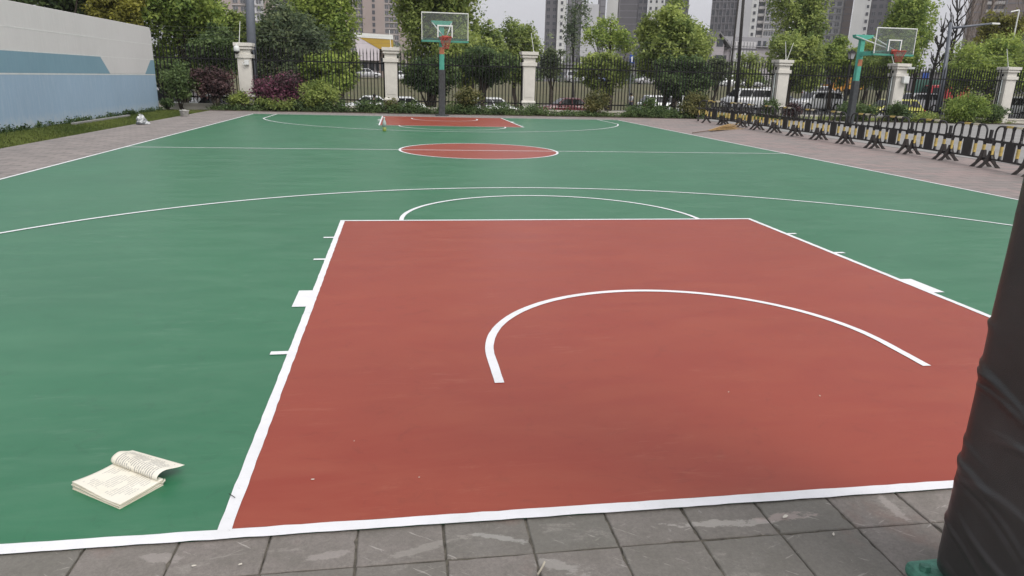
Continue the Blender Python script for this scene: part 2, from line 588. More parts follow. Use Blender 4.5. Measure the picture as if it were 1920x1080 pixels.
# the court slab
W2, CL = 7.504, 28.03
def wob(rg, a): return rg.uniform(-a, a)
def strip(poly_l, poly_r, z, mt, name):
    mb = MB()
    n = len(poly_l)
    mb.add([(*p, z) for p in poly_l] + [(*p, z) for p in poly_r], [(i, i + 1, n + i + 1, n + i) for i in range(n - 1)])
    o = mb.build(name, mt)
    o["kind"] = 'structure'
    return o
c = MB().box(-W2 - 0.02, W2 + 0.02, -0.01, CL + 0.02, -0.04, 0.0).build('court', M_GREEN)
c["kind"] = 'structure'
Z1, Z2 = 0.002, 0.0035
def disc(r, cx, cy, z, name, mt, n=96):
    mb = MB()
    mb.add([(cx + r * math.cos(2 * math.pi * k / n), cy + r * math.sin(2 * math.pi * k / n), z) for k in range(n)], [tuple(range(n))])
    o = mb.build(name, mt)
    o["kind"] = 'structure'
def flatq(x0, x1, y0, y1, z, name, mt):
    mb = MB()
    mb.add([(x0, y0, z), (x1, y0, z), (x1, y1, z), (x0, y1, z)], [(0, 1, 2, 3)])
    o = mb.build(name, mt)
    o["kind"] = 'structure'
flatq(-2.41, 2.41, 0.03, 5.77, Z1, 'key_area', M_RED)
flatq(-2.41, 2.41, CL - 5.77, CL - 0.03, Z1, 'key_area', M_RED)
disc(1.78, 0, CL / 2, Z1, 'centre_circle_area', M_RED)

def path_strip(pts, wd, seed, z=Z2, jag=0.0012, closed=False):
    """a painted line following pts, with slightly uneven edges"""
    rg = random.Random(seed)
    L, R_ = [], []
    n = len(pts)
    for i, p in enumerate(pts):
        a = pts[max(i - 1, 0)] if not closed else pts[(i - 1) % n]
        b = pts[min(i + 1, n - 1)] if not closed else pts[(i + 1) % n]
        dx, dy = b[0] - a[0], b[1] - a[1]
        l = math.hypot(dx, dy) or 1
        nx, ny = -dy / l, dx / l
        L.append((p[0] + nx * (wd / 2 + wob(rg, jag)), p[1] + ny * (wd / 2 + wob(rg, jag))))
        R_.append((p[0] - nx * (wd / 2 + wob(rg, jag)), p[1] - ny * (wd / 2 + wob(rg, jag))))
    if closed:
        L.append(L[0]); R_.append(R_[0])
    return L, R_
def seg(a, b, step=0.06):
    n = max(1, int(math.hypot(b[0] - a[0], b[1] - a[1]) / step))
    return [(a[0] + (b[0] - a[0]) * i / n, a[1] + (b[1] - a[1]) * i / n) for i in range(n + 1)]
def arc(cx, cy, r, a0, a1, n=90):
    return [(cx + r * math.cos(a0 + (a1 - a0) * i / n), cy + r * math.sin(a0 + (a1 - a0) * i / n)) for i in range(n + 1)]
LW = 0.05
def line(name, pts, seed, wd=LW, closed=False, z=Z2, jag=0.0012):
    L, R_ = path_strip(pts, wd, seed, z, jag, closed)
    return strip(L, R_, z, M_LINE, name)
zz = [Z2]
def nz_():
    zz[0] += 0.00008
    return zz[0]
line('baseline', seg((-W2 + .0, 0.0), (W2, 0.0)), 1, 0.056, z=nz_(), jag=0.0022)
line('baseline', seg((-W2, CL - .025), (W2, CL - .025)), 2, z=nz_())
line('sideline', seg((-W2 + .025, 0), (-W2 + .025, CL)), 3, z=nz_())
line('sideline', seg((W2 - .025, 0), (W2 - .025, CL)), 4, z=nz_())
line('halfway_line', seg((-W2, CL / 2), (W2, CL / 2)), 5, z=nz_())
line('centre_circle_line', arc(0, CL / 2, 1.775, 0, 2 * math.pi - 0.035, 140), 6, closed=True, z=nz_())
for s, oy in ((1, 0.0), (-1, CL)):
    Y_ = lambda y: oy + s * y
    for sx in (-1, 1):
        line('key_line', seg((sx * 2.425, Y_(0.02)), (sx * 2.425, Y_(5.80))), 7 + sx + s, z=nz_(), jag=0.002)
        for ym, wm in ((1.75, 0.05), (2.83, 0.40), (4.0, 0.05), (4.9, 0.05)):
            mb = MB()
            xa, xb = sorted((sx * 2.44, sx * (2.44 + 0.108)))
            z_ = nz_()
            yy = Y_(ym)
            mb.add([(xa, yy - wm / 2, z_), (xb, yy - wm / 2, z_), (xb, yy + wm / 2, z_), (xa, yy + wm / 2, z_)], [(0, 1, 2, 3)])
            o = mb.build('lane_mark', M_LINE)
            o["kind"] = 'structure'
    line('free_throw_line', seg((-2.45, Y_(5.775)), (2.45, Y_(5.775))), 12 + s, z=nz_())
    line('free_throw_arc', [(x, Y_(y)) for x, y in arc(0, 5.775, 1.775, 0, math.pi)], 14 + s, z=nz_())
    line('restricted_arc', [(x, Y_(y)) for x, y in seg((1.275, 1.2), (1.275, 1.57)) + arc(0, 1.575, 1.275, 0, math.pi)[1:] + seg((-1.275, 1.57), (-1.275, 1.2))[1:]], 16 + s, z=nz_(), wd=0.052)
    xe = W2 - 0.925
    a0 = math.acos(xe / 6.725)
    ye = 1.575 + 6.725 * math.sin(a0)
    line('three_point_line', [(x, Y_(y)) for x, y in seg((xe, 0), (xe, ye)) + arc(0, 1.575, 6.725, a0, math.pi - a0, 160)[1:] + seg((-xe, ye), (-xe, 0))[1:]], 18 + s, z=nz_())

# pavements
def pave(name, x0, x1, y0, y1, z, mt, kind='structure'):
    o = MB().box(x0, x1, y0, y1, z - 0.06, z).build(name, mt)
    o["kind"] = kind
    return o
pave('pavement', -9.62, -W2 - 0.02, -12, 30.1, -0.004, M_PAVEL)
pave('pavement', W2 + 0.02, 11.9, -12, 30.1, -0.004, M_PAVER)
pave('pavement', -W2 - 0.02, W2 + 0.02, CL + 0.02, 30.1, -0.005, M_PAVEL)
pave('concrete_road', 11.9, 60, -12, 31.0, 0.004, M_CONC)

# near pavement: individual worn slabs, chamfered, each its own shade
mt = bpy.data.materials.new('worn_concrete_slab')
mt.use_nodes = True
nt = mt.node_tree
P = nt.nodes['Principled BSDF']
t = N(nt, 'ShaderNodeTexCoord')
v = t.outputs['Object']
at = N(nt, 'ShaderNodeAttribute')
at.attribute_name = 'tint'
c = mixc(nt, at.outputs['Fac'], (0.205, 0.198, 0.172), (0.31, 0.272, 0.25))
f1, _ = noise(nt, v, 5, 6, 0.7, 0.35, 0.7)
c = mixc(nt, scl(nt, f1, 0.6), c, (0.15, 0.14, 0.115))
f2, _ = noise(nt, v, 3.3, 8, 0.75, 0.56, 0.62, stretch=(0.6, 1.6, 1), dist=0.5)
c = mixc(nt, scl(nt, f2, 0.55), c, (0.36, 0.335, 0.30))
f3, _ = noise(nt, v, 26, 5, 0.75, 0.66, 0.72, stretch=(1.0, 0.45, 1))
c = mixc(nt, scl(nt, f3, 0.6), c, (0.46, 0.44, 0.41))
f4, raw = noise(nt, v, 75, 8, 0.85, 0.38, 0.62)
c = mixc(nt, scl(nt, f4, 0.55), c, (0.12, 0.108, 0.096))
f5, _ = noise(nt, v, 1.7, 5, 0.6, 0.58, 0.66)
c = mixc(nt, scl(nt, f5, 0.4), c, (0.24, 0.155, 0.125))
def vmath(op, a_, b_):
    x = N(nt, 'ShaderNodeVectorMath', operation=op)
    nt.links.new(a_, x.inputs[0])
    x.inputs[1].default_value = b_
    return x.outputs
def smear(cx, cy, rx, ry, col, c, k=0.8, rot=0.0):
    """a splash of dried mortar with a ragged edge, at its own place on the slabs"""
    q = vmath('SUBTRACT', v, (cx, cy, 0))[0]
    if rot:
        r_ = N(nt, 'ShaderNodeVectorRotate')
        r_.rotation_type = 'Z_AXIS'
        r_.inputs['Angle'].default_value = math.radians(rot)
        nt.links.new(q, r_.inputs[0])
        q = r_.outputs[0]
    q = vmath('MULTIPLY', q, (1 / rx, 1 / ry, 0))[0]
    ln = N(nt, 'ShaderNodeVectorMath', operation='LENGTH')
    nt.links.new(q, ln.inputs[0])
    _, rn_ = noise(nt, v, 16, 7, 0.75, 0, 1, stretch=(0.7, 1.6, 1))
    y = N(nt, 'ShaderNodeMath', operation='MULTIPLY_ADD')
    nt.links.new(rn_, y.inputs[0])
    y.inputs[1].default_value = 2.6
    nt.links.new(scl(nt, ln.outputs[1], -1.0, -0.62), y.inputs[2])
    mr = N(nt, 'ShaderNodeMapRange')
    mr.inputs[1].default_value = 0.0
    mr.inputs[2].default_value = 0.16
    nt.links.new(y.outputs[0], mr.inputs[0])
    return mixc(nt, scl(nt, mr.outputs[0], k), c, col)
c = smear(-0.60, -0.135, 0.30, 0.030, (0.40, 0.375, 0.34), c, 0.75, 3)
c = smear(-0.36, -0.125, 0.16, 0.035, (0.42, 0.35, 0.32), c, 0.6)
c = smear(-1.28, -0.30, 0.14, 0.04, (0.38, 0.36, 0.33), c, 0.6, 25)
c = smear(-1.46, -0.12, 0.12, 0.025, (0.42, 0.41, 0.38), c, 0.55, 20)
c = smear(-1.70, -0.14, 0.20, 0.03, (0.36, 0.335, 0.30), c, 0.5, -18)
c = smear(0.10, -0.11, 0.035, 0.13, (0.40, 0.36, 0.33), c, 0.6, 0)
c = smear(-2.05, -0.15, 0.10, 0.03, (0.38, 0.345, 0.32), c, 0.5, -10)
c = smear(-2.6, -0.10, 0.10, 0.04, (0.38, 0.345, 0.32), c, 0.5, 10)
# slanting scratches and scuffed streaks
for (rt, th0, kk, sc_) in ((38, 0.655, 0.6, 34), (-25, 0.665, 0.5, 26)):
    r_ = N(nt, 'ShaderNodeVectorRotate')
    r_.rotation_type = 'Z_AXIS'
    r_.inputs['Angle'].default_value = math.radians(rt)
    nt.links.new(v, r_.inputs[0])
    fs_, _ = noise(nt, r_.outputs[0], sc_, 4, 0.6, th0, th0 + 0.05, stretch=(0.22, 1.8, 1))
    c = mixc(nt, scl(nt, fs_, kk), c, (0.46, 0.43, 0.39))
nt.links.new(c, P.inputs['Base Color'])
P.inputs['Roughness'].default_value = 0.82
bp = N(nt, 'ShaderNodeBump')
bp.inputs['Strength'].default_value = 0.8
bp.inputs['Distance'].default_value = 0.005
nt.links.new(raw, bp.inputs['Height'])
bp2 = N(nt, 'ShaderNodeBump')
bp2.inputs['Strength'].default_value = 0.5
bp2.inputs['Distance'].default_value = 0.006
nt.links.new(f1, bp2.inputs['Height'])
nt.links.new(bp.outputs[0], bp2.inputs['Normal'])
nt.links.new(bp2.outputs[0], P.inputs['Normal'])
M_SLAB = mt
rg = random.Random(5)
mb = MB()
tints = []
ys = [-0.012, -0.222] + [-0.222 - 0.305 * k for k in range(1, 9)]
for j in range(len(ys) - 1):
    for i in range(-14, 16):
        g_ = 0.0028
        x0, x1 = -2.262 + 0.3055 * i + g_, -2.262 + 0.3055 * (i + 1) - g_
        y1, y0 = ys[j] - (g_ if j else 0), ys[j + 1] + g_
        dx = wob(rg, 0.0025)
        z = [-0.006 + wob(rg, 0.0022) for _ in range(4)]
        ch = 0.004
        cs = [(x0 + wob(rg, .002), y0 + wob(rg, .002)), (x1 + wob(rg, .002), y0 + wob(rg, .002)), (x1 + wob(rg, .002), y1), (x0 + wob(rg, .002), y1)]
        ins = [(cs[0][0] + ch, cs[0][1] + ch), (cs[1][0] - ch, cs[1][1] + ch), (cs[2][0] - ch, cs[2][1] - ch), (cs[3][0] + ch, cs[3][1] - ch)]
        # ragged rim: each edge is walked in short steps, with small chips
        rim_, inn = [], []
        for k in range(4):
            a, b = cs[k], cs[(k + 1) % 4]
            nst = 9
            ex, ey = b[0] - a[0], b[1] - a[1]
            l = math.hypot(ex, ey)
            px_, py_ = -ey / l, ex / l
            for q in range(nst):
                f = q / nst
                chip = rg.uniform(0, 0.0022) + (rg.uniform(0.003, 0.008) if rg.random() < 0.05 else 0)
                cx_, cy_ = a[0] + ex * f + px_ * chip, a[1] + ey * f + py_ * chip
                rim_.append((cx_, cy_))
                if q == 0:
                    inn.append((ins[k][0], ins[k][1]))
                else:
                    inn.append((cx_ + px_ * ch, cy_ + py_ * ch))
        m_ = len(rim_)
        def zat(x, y):
            fx, fy = (x - x0) / (x1 - x0), (y - y0) / (y1 - y0)
            return (z[0] * (1 - fx) + z[1] * fx) * (1 - fy) + (z[3] * (1 - fx) + z[2] * fx) * fy
        vs = [(*p, -0.03) for p in rim_] + [(*p, zat(*p) - 0.0035) for p in rim_] + [(*p, zat(*p)) for p in inn]
        mb.add(vs, [tuple(range(2 * m_, 3 * m_))] + [(k, (k + 1) % m_, m_ + (k + 1) % m_, m_ + k) for k in range(m_)] + [(m_ + k, m_ + (k + 1) % m_, 2 * m_ + (k + 1) % m_, 2 * m_ + k) for k in range(m_)])
        tv_ = rg.random()
        nfc = 1 + 2 * m_
        tints += [tv_] * nfc
o = mb.build('near_pavement', M_SLAB)
o["kind"] = 'structure'
a_ = o.data.attributes.new('tint', 'FLOAT', 'FACE')
a_.data.foreach_set('value', tints)
o = pave('joint_bed', -W2 - 0.02, W2 + 0.02, -12, -0.012, -0.0125, mat('dark_joint_sand', (0.10, 0.09, 0.072), 0.95, 0.5, 25))
pave('pavement', -W2 - 0.02, W2 + 0.02, -12, -2.68, -0.004, M_PAVEL)

# grass strip by the wall and the planting bed under the fence
WX = -11.70
M_TURF = mat('turf', (0.055, 0.075, 0.022), 0.95, 0.35, 3, 0.5, 40)
o = MB().box(WX - 0.3, -9.62, 4, 31.3, -0.35, -0.05).build('verge', M_TURF)
o["kind"] = 'structure'
def blades(name, regs, n, h, wd, mt, seed, zf):
    rg = np.random.default_rng(seed)
    A = np.array([(b - a) * (d - c_) for a, b, c_, d in regs])
    ri = rg.choice(len(regs), n, p=A / A.sum())
    Rg = np.array(regs)[ri]
    x = Rg[:, 0] + (Rg[:, 1] - Rg[:, 0]) * rg.random(n)
    y = Rg[:, 2] + (Rg[:, 3] - Rg[:, 2]) * rg.random(n)
    th = rg.random(n) * 6.28
    hh = h * (0.4 + 0.8 * rg.random(n))
    lean = rg.normal(size=(n, 2)) * 0.5 * h
    z = np.full(n, zf)
    v = np.empty((n, 3, 3))
    v[:, 0] = np.stack([x - wd * np.cos(th), y - wd * np.sin(th), z], 1)
    v[:, 1] = np.stack([x + wd * np.cos(th), y + wd * np.sin(th), z], 1)
    v[:, 2] = np.stack([x + lean[:, 0], y + lean[:, 1], z + hh], 1)
    me = bpy.data.meshes.new(name)
    me.vertices.add(n * 3)
    me.vertices.foreach_set('co', v.reshape(-1).astype(np.float32))
    me.loops.add(n * 3)
    me.loops.foreach_set('vertex_index', np.arange(n * 3, dtype=np.int32))
    me.polygons.add(n)
    me.polygons.foreach_set('loop_start', np.arange(0, n * 3, 3, dtype=np.int32))
    me.polygons.foreach_set('loop_total', np.full(n, 3, dtype=np.int32))
    me.update(calc_edges=True)
    at = me.attributes.new('tint', 'FLOAT', 'FACE')
    pt = np.sin(x * 3.1 + y * 1.3) * 0.2 + np.sin(y * 0.9) * 0.2
    at.data.foreach_set('value', np.clip(0.5 + pt + 0.25 * rg.normal(size=n), 0, 1).astype(np.float32))
    me.materials.append(mt)
    o = link(name, me)
    return o
L_GRASS = leaf_mat('grass_blade', (0.065, 0.10, 0.022), (0.20, 0.24, 0.06), 0.3)
tag(blades('grass', [(WX + 0.02, -9.62, 12.0, 31.0)], 42000, 0.055, 0.006, L_GRASS, 3, -0.05), 'short green grass along the foot of the blue wall', 'grass', kind='stuff')
L_WEED = leaf_mat('weed_leaf', (0.018, 0.040, 0.012), (0.06, 0.10, 0.025), 0.2)
lb = []
rg = random.Random(9)
y = 14.0
while y < 30:
    lb.append((WX + 0.12, y, -0.02, 0.14, 0.3, rg.uniform(0.06, 0.15)))
    y += rg.uniform(0.3, 0.9)
o = link('weeds', leaf_mesh('weeds', lb, 5000, 0.035, L_WEED, 4, clus=8))
tag(o, 'dark weeds along the bottom edge of the blue wall', 'weeds', kind='stuff')
o = MB().box(-9.62, 30, 30.1, 31.3, -0.2, 0.02).build('planting_bed', M_SOIL)
o["kind"] = 'structure'
o = MB().box(-10.5, -9.62, 29.6, 31.3, -0.2, -0.03).build('planting_bed', M_SOIL)
o["kind"] = 'structure'

# ------------------------------------------------------------------ the painted boundary wall
def streaky(name, col, pale, amt=0.3, foot=False):
    mt = bpy.data.materials.new(name)
    mt.use_nodes = True
    nt = mt.node_tree
    P = nt.nodes['Principled BSDF']
    t = N(nt, 'ShaderNodeTexCoord')
    v = t.outputs['Object']
    f1, _ = noise(nt, v, 2.5, 6, 0.7, 0.45, 0.75, stretch=(1, 4.5, 0.5))
    f2, _ = noise(nt, v, 0.6, 4, 0.6, 0.35, 0.7)
    c = mixc(nt, scl(nt, f2, 0.35), col, tuple(x * 0.82 for x in col))
    c = mixc(nt, scl(nt, f1, amt), c, pale)
    if foot:
        f3, _ = noise(nt, v, 5, 6, 0.7, 0.38, 0.6, stretch=(1, 1.6, 0.9))
        sp = N(nt, 'ShaderNodeSeparateXYZ')
        nt.links.new(v, sp.inputs[0])
        mr = N(nt, 'ShaderNodeMapRange')
        mr.inputs[1].default_value = 0.35
        mr.inputs[2].default_value = -0.05
        nt.links.new(sp.outputs[2], mr.inputs[0])
        mm = N(nt, 'ShaderNodeMath', operation='MULTIPLY')
        nt.links.new(f3, mm.inputs[0])
        nt.links.new(mr.outputs[0], mm.inputs[1])
        c = mixc(nt, mm.outputs[0], c, (0.50, 0.54, 0.55))
    nt.links.new(c, P.inputs['Base Color'])
    P.inputs['Roughness'].default_value = 0.85
    bp = N(nt, 'ShaderNodeBump')
    bp.inputs['Strength'].default_value = 0.25
    bp.inputs['Distance'].default_value = 0.01
    nt.links.new(f1, bp.inputs['Height'])
    nt.links.new(bp.outputs[0], P.inputs['Normal'])
    return mt
M_WBLUE = streaky('pale_blue_wall_paint', (0.30, 0.42, 0.535), (0.42, 0.52, 0.60), 0.45, True)
M_WBAND = streaky('teal_blue_wall_paint', (0.185, 0.315, 0.385), (0.27, 0.38, 0.43), 0.3)
M_WGREY = streaky('light_grey_wall_paint', (0.61, 0.60, 0.585), (0.68, 0.67, 0.65), 0.5)
M_WLINE = mat('off_white_wall_paint', (0.60, 0.63, 0.62), 0.8, 0.06, 4)
wl = empty('boundary_wall', (WX, 18, 0), 0, 'long mural wall painted pale blue below, teal band and light grey above', 'wall')
YE = 30.45
def on_wall(u, v):
    a = (u - 960) / FPX
    b = -(v - 540) / FPX
    d = a * CR + b * CU + CF
    t_ = (WX - CAMP[0]) / d[0]
    q = CAMP + d * t_
    return q[1], q[2]
def wpart(name, mt, y0, y1, z0, z1, x=0.0, bev=0):
    return MB().box(-0.24 + 0, x, y0 - 18, y1 - 18, z0, z1).build(name, mt, wl, False, bev)
zb_ = 1.385
prof = [(4 - 18, zb_ + 0.02), (YE - 18, zb_ + 0.02), (YE - 18, 3.10), (YE - 0.16 - 18, 3.22), (4 - 18, 3.19)]
MB().prism(prof, 'x', -0.24, 0.0).build('upper_wall', M_WGREY, wl, False, 0.012)
wpart('lower_wall', M_WBLUE, 4, YE, -0.35, zb_ - 0.02)
wpart('painted_stripe', M_WLINE, 4, YE, zb_ - 0.02, zb_ + 0.02, 0.003)
ya, _ = on_wall(188, 107); yb, _ = on_wall(207, 139); yc, _ = on_wall(282, 112); yd, _ = on_wall(272, 138)
band = [(4 - 18, zb_ + 0.022), (yb - 18, zb_ + 0.022), (ya - 18, 1.955), (4 - 18, 1.955)]
MB().prism(band, 'x', -0.01, 0.003).build('painted_band', M_WBAND, wl)
band = [(yd - 18, zb_ + 0.022), (YE - 0.003 - 18, zb_ + 0.022), (YE - 0.003 - 18, 1.955), (yc - 18, 1.955)]
MB().prism(band, 'x', -0.01, 0.003).build('painted_band', M_WBAND, wl)
M_WLINE2 = mat('pale_grey_wall_paint', (0.66, 0.66, 0.64), 0.8, 0.06, 4)
wpart('painted_stripe', M_WLINE, 4, ya, 1.957, 1.985, 0.0035)
wpart('painted_stripe', M_WLINE2, ya + 0.005, YE, 1.957, 1.982, 0.003)
wpart('painted_stripe', M_WLINE2, 4, YE, 2.545, 2.575, 0.003)
st = empty('kerb_stone', (WX + 0.42, 23.3, -0.05), 0, 'long pale kerb stone lying in the grass by the blue wall', 'kerb stone')
MB().box(-0.06, 0.06, -2.3, 2.3, 0, 0.07).build('stone', M_CONC, st, False, 0.01)

# ------------------------------------------------------------------ fence and pillars
FY = 31.5
PXS = [-8.29, -2.08, 4.15, 16.60, 22.83, 29.01, 35.2]
WPIL = ['cream fence pillar with white dome camera, nearest the blue wall', 'cream fence pillar between the purple bush and the far hoop', 'cream fence pillar right of the far hoop, white car behind it',
        'cream fence pillar behind the barriers, left of the right hoop', 'cream fence pillar with box and camera, below the right hoop', 'cream fence pillar behind the bright green bush', 'cream fence pillar past the right edge']
def pillar(x, lab):
    r = empty('fence_pillar', (x, FY, 0), 0, lab, 'pillar', 'cream pillars along the school fence')
    MB().taper(0, 0, -0.35, 0.52, 0.27, 0.27, 0.27, 0.27).build('base', M_PILLAR, r, False, 0.01)
    MB().box(-0.325, 0.325, -0.325, 0.325, 0.52, 0.58).taper(0, 0, 0.58, 0.64, 0.325, 0.325, 0.285, 0.285).build('base_moulding', M_PILLAR, r, False, 0.006)
    mb = MB().taper(0, 0, 0.64, 2.16, 0.27, 0.27, 0.28, 0.28)
    mb.box(-0.21, 0.21, -0.283, -0.27, 0.78, 2.04)
    mb.build('shaft', M_PILLAR, r, False, 0.008)
    mb = MB().box(-0.34, 0.34, -0.34, 0.34, 2.16, 2.32).taper(0, 0, 2.32, 2.52, 0.27, 0.27, 0.27, 0.27)
    mb.box(-0.345, 0.345, -0.345, 0.345, 2.52, 2.60).box(-0.31, 0.31, -0.31, 0.31, 2.60, 2.64).box(-0.385, 0.385, -0.385, 0.385, 2.64, 2.78)
    mb.build('capital', M_PILLAR, r, False, 0.008)
    return r
pil = [pillar(x, l) for x, l in zip(PXS[:6], WPIL)]
# fence bays
M_BW = mat('cream_base_wall', (0.52, 0.49, 0.42), 0.85, 0.15, 2)
bays = [(-13.9, -8.57), (-8.01, -2.36), (-1.80, 3.87), (4.43, 10.32), (10.42, 16.32), (16.88, 22.55), (23.11, 28.73), (29.29, 35.0)]
blabs = ['black iron fence panel between the blue wall and the first pillar', 'black iron fence panel behind the purple bush', 'black iron fence panel behind the far hoop',
         'black iron fence panel just right of the third pillar, red car behind it', 'black iron fence panel behind the far end of the barriers', 'black iron fence panel behind the right hoop post',
         'black iron fence panel behind the bright green bush', 'black iron fence panel at the far right edge']
pick = MB()
pick.box(-0.018, 0.018, -0.018, 0.018, 0.28, 2.48).taper(0, 0, 2.48, 2.72, 0.024, 0.024, 0.002, 0.002)
for (x0, x1), lab in zip(bays, blabs):
    r = empty('fence_panel', (x0, FY, 0), 0, lab, 'fence', 'black iron fence panels between the pillars')
    L = x1 - x0
    n = int(round(L / 0.152))
    mb = MB()
    rg = random.Random(int(x0 * 10))
    for i in range(1, n):
        xx = L * i / n + wob(rg, 0.004)
        tl = wob(rg, 0.006)
        mb.add([(vx + xx + tl * vz / 2.6, vy, vz) for vx, vy, vz in pick.v], pick.f)
    mb.build('pickets', M_BLACKIRON, r)
    for z in (0.50, 2.10):
        MB().box(0, L, -0.026, 0.026, z - 0.028, z + 0.028).build('rail', M_BLACKIRON, r)
    for xx in (0.03, L - 0.03):
        MB().box(xx - 0.03, xx + 0.03, -0.03, 0.03, 0.25, 2.45).build('post', M_BLACKIRON, r)
    b = MB().box(0, L, -0.11, 0.11, -1.6, 0.16).box(0, L, -0.14, 0.14, 0.16, 0.23).build('base_wall', M_BW, r)
# drain pipes strapped beside the pillars
M_PIPE = mat('white_plastic_pipe', (0.55, 0.60, 0.58), 0.5, 0.1, 4)
for i, lab in ((3, 'thin white pipe up the left side of the fourth pillar'), (4, 'thin white pipe up the left side of the pillar with the box'), (5, 'thin white pipe up the left side of the pillar behind the bright bush')):
    r = empty('drain_pipe', (PXS[i] - 0.36, FY - 0.10, 0.1), 0, lab, 'pipe', 'pipes beside the pillars')
    MB().tube([(0, 0, 0), (0, 0, 2.05)], 0.022, 8).build('pipe', M_PIPE, r, True)
    MB().box(-0.03, 0.09, -0.03, 0.03, 1.4, 1.43).build('bracket', M_PIPE, r)
# rods with thin alarm wires
for i, (u0, v0, u1, v1) in enumerate(((448, 75, 450, 40), (733, 87, 730, 56), (1001, 97, 996, 62), (1474, 110, 1473, 78), (1676, 118, 1670, 96), (1891, 124, 1888, 92))):
    a, b = px(u0, v0, FY), px(u1, v1, FY)
    r = empty('alarm_rod', (a[0], FY, 2.78), 0, ['thin white alarm rod on the pillar nearest the blue wall', 'thin white alarm rod on the pillar left of the far hoop', 'thin white alarm rod on the pillar right of the far hoop',
              'pair of thin white alarm rods on the fourth pillar', 'thin white alarm rod on the pillar below the right hoop', 'thin white alarm rod on the pillar behind the bright bush'][i], 'rod', 'thin alarm rods standing on the pillars')
    h = b[2] - 2.78
    MB().tube([(0, 0, 0), (b[0] - a[0], 0, h)], 0.014, 6).build('rod', M_WHITEM, r)
    MB().box(-0.05, 0.05, -0.05, 0.05, 0, 0.02).build('foot_plate', M_WHITEM, r)
    if i == 3:
        MB().tube([(0.05, 0, 0), (0.28, 0, h * 0.95)], 0.012, 6).build('rod', M_WHITEM, r)
M_WIRE = mat('thin_grey_wire', (0.10, 0.105, 0.11), 0.5)
for z in (2.95, 3.10, 3.25, 3.40):
    mb = MB()
    pts = []
    xs = [-13.9] + PXS[:6] + [35]
    for a, b in zip(xs[:-1], xs[1:]):
        for k in range(6):
            f = k / 6
            pts.append((a + (b - a) * f, FY, z - 0.05 * 4 * f * (1 - f)))
    pts.append((35, FY, z))
    mb.tube(pts, 0.0022, 4)
    tag(mb.build('alarm_wire', M_WIRE), 'thin grey alarm wire strung above the fence between the rods', 'wire', 'alarm wires above the fence')
# cameras and boxes on the pillars
M_WPL = mat('white_plastic', (0.66, 0.67, 0.65), 0.4, 0.05, 8)
M_BPL = mat('black_plastic', (0.015, 0.015, 0.016), 0.2, 0.1, 8)
r = empty('dome_camera', (PXS[0] - 0.22, FY - 0.50, 2.42), 0, 'white dome security camera with black lens on the first pillar', 'camera')
MB().box(-0.04, 0.04, 0.02, 0.16, 0.22, 0.30).tube([(0, 0.10, 0.26), (0, 0, 0.25), (0, 0, 0.16)], 0.03, 8).build('arm', M_WPL, r)
MB().lathe([(0.06, 0.22), (0.11, 0.19), (0.125, 0.12), (0.125, 0.03), (0.11, 0.0)][::-1], 16).build('housing', M_WPL, r, True)
MB().lathe([(0.02, -0.115), (0.07, -0.095), (0.10, -0.05), (0.108, 0.0)], 16).build('lens_dome', M_BPL, r, True)
r = empty('junction_box', (PXS[0] + 0.12, FY - 0.36, 1.88), 0, 'small white junction box on the front of the first pillar', 'box')
MB().box(-0.09, 0.09, -0.05, 0.075, 0, 0.20).build('housing', M_WPL, r, False, 0.01)
MB().tube([(-0.05, -0.03, 0.02), (-0.14, -0.06, 0.02), (-0.16, -0.05, 0.10)], 0.02, 6).build('lamp', M_WPL, r)
r = empty('control_box', (PXS[4] + 0.17, FY - 0.385, 1.88), 0, 'white control box under the cap of the pillar below the right hoop', 'box')
MB().box(-0.15, 0.15, -0.1, 0.08, 0, 0.30).build('housing', M_WPL, r, False, 0.012)
MB().box(-0.155, 0.155, -0.105, 0.08, -0.03, -0.005).build('lid', M_WPL, r)
r = empty('bullet_camera', (PXS[4] + 0.30, FY - 0.50, 2.52), math.radians(-20), 'white bullet security camera on the pillar below the right hoop', 'camera')
MB().tube([(0, 0.1, 0.1), (0, 0.0, 0.06)], 0.025, 8).build('bracket', M_WPL, r)
MB().tube([(-0.16, -0.02, 0.04), (0.14, -0.02, 0.04)], 0.05, 12).box(-0.18, 0.17, -0.075, 0.035, 0.085, 0.10).build('housing', M_WPL, r, False, 0.006)
MB().tube([(0.141, -0.02, 0.04), (0.16, -0.02, 0.04)], 0.04, 12).build('lens', M_BPL, r)

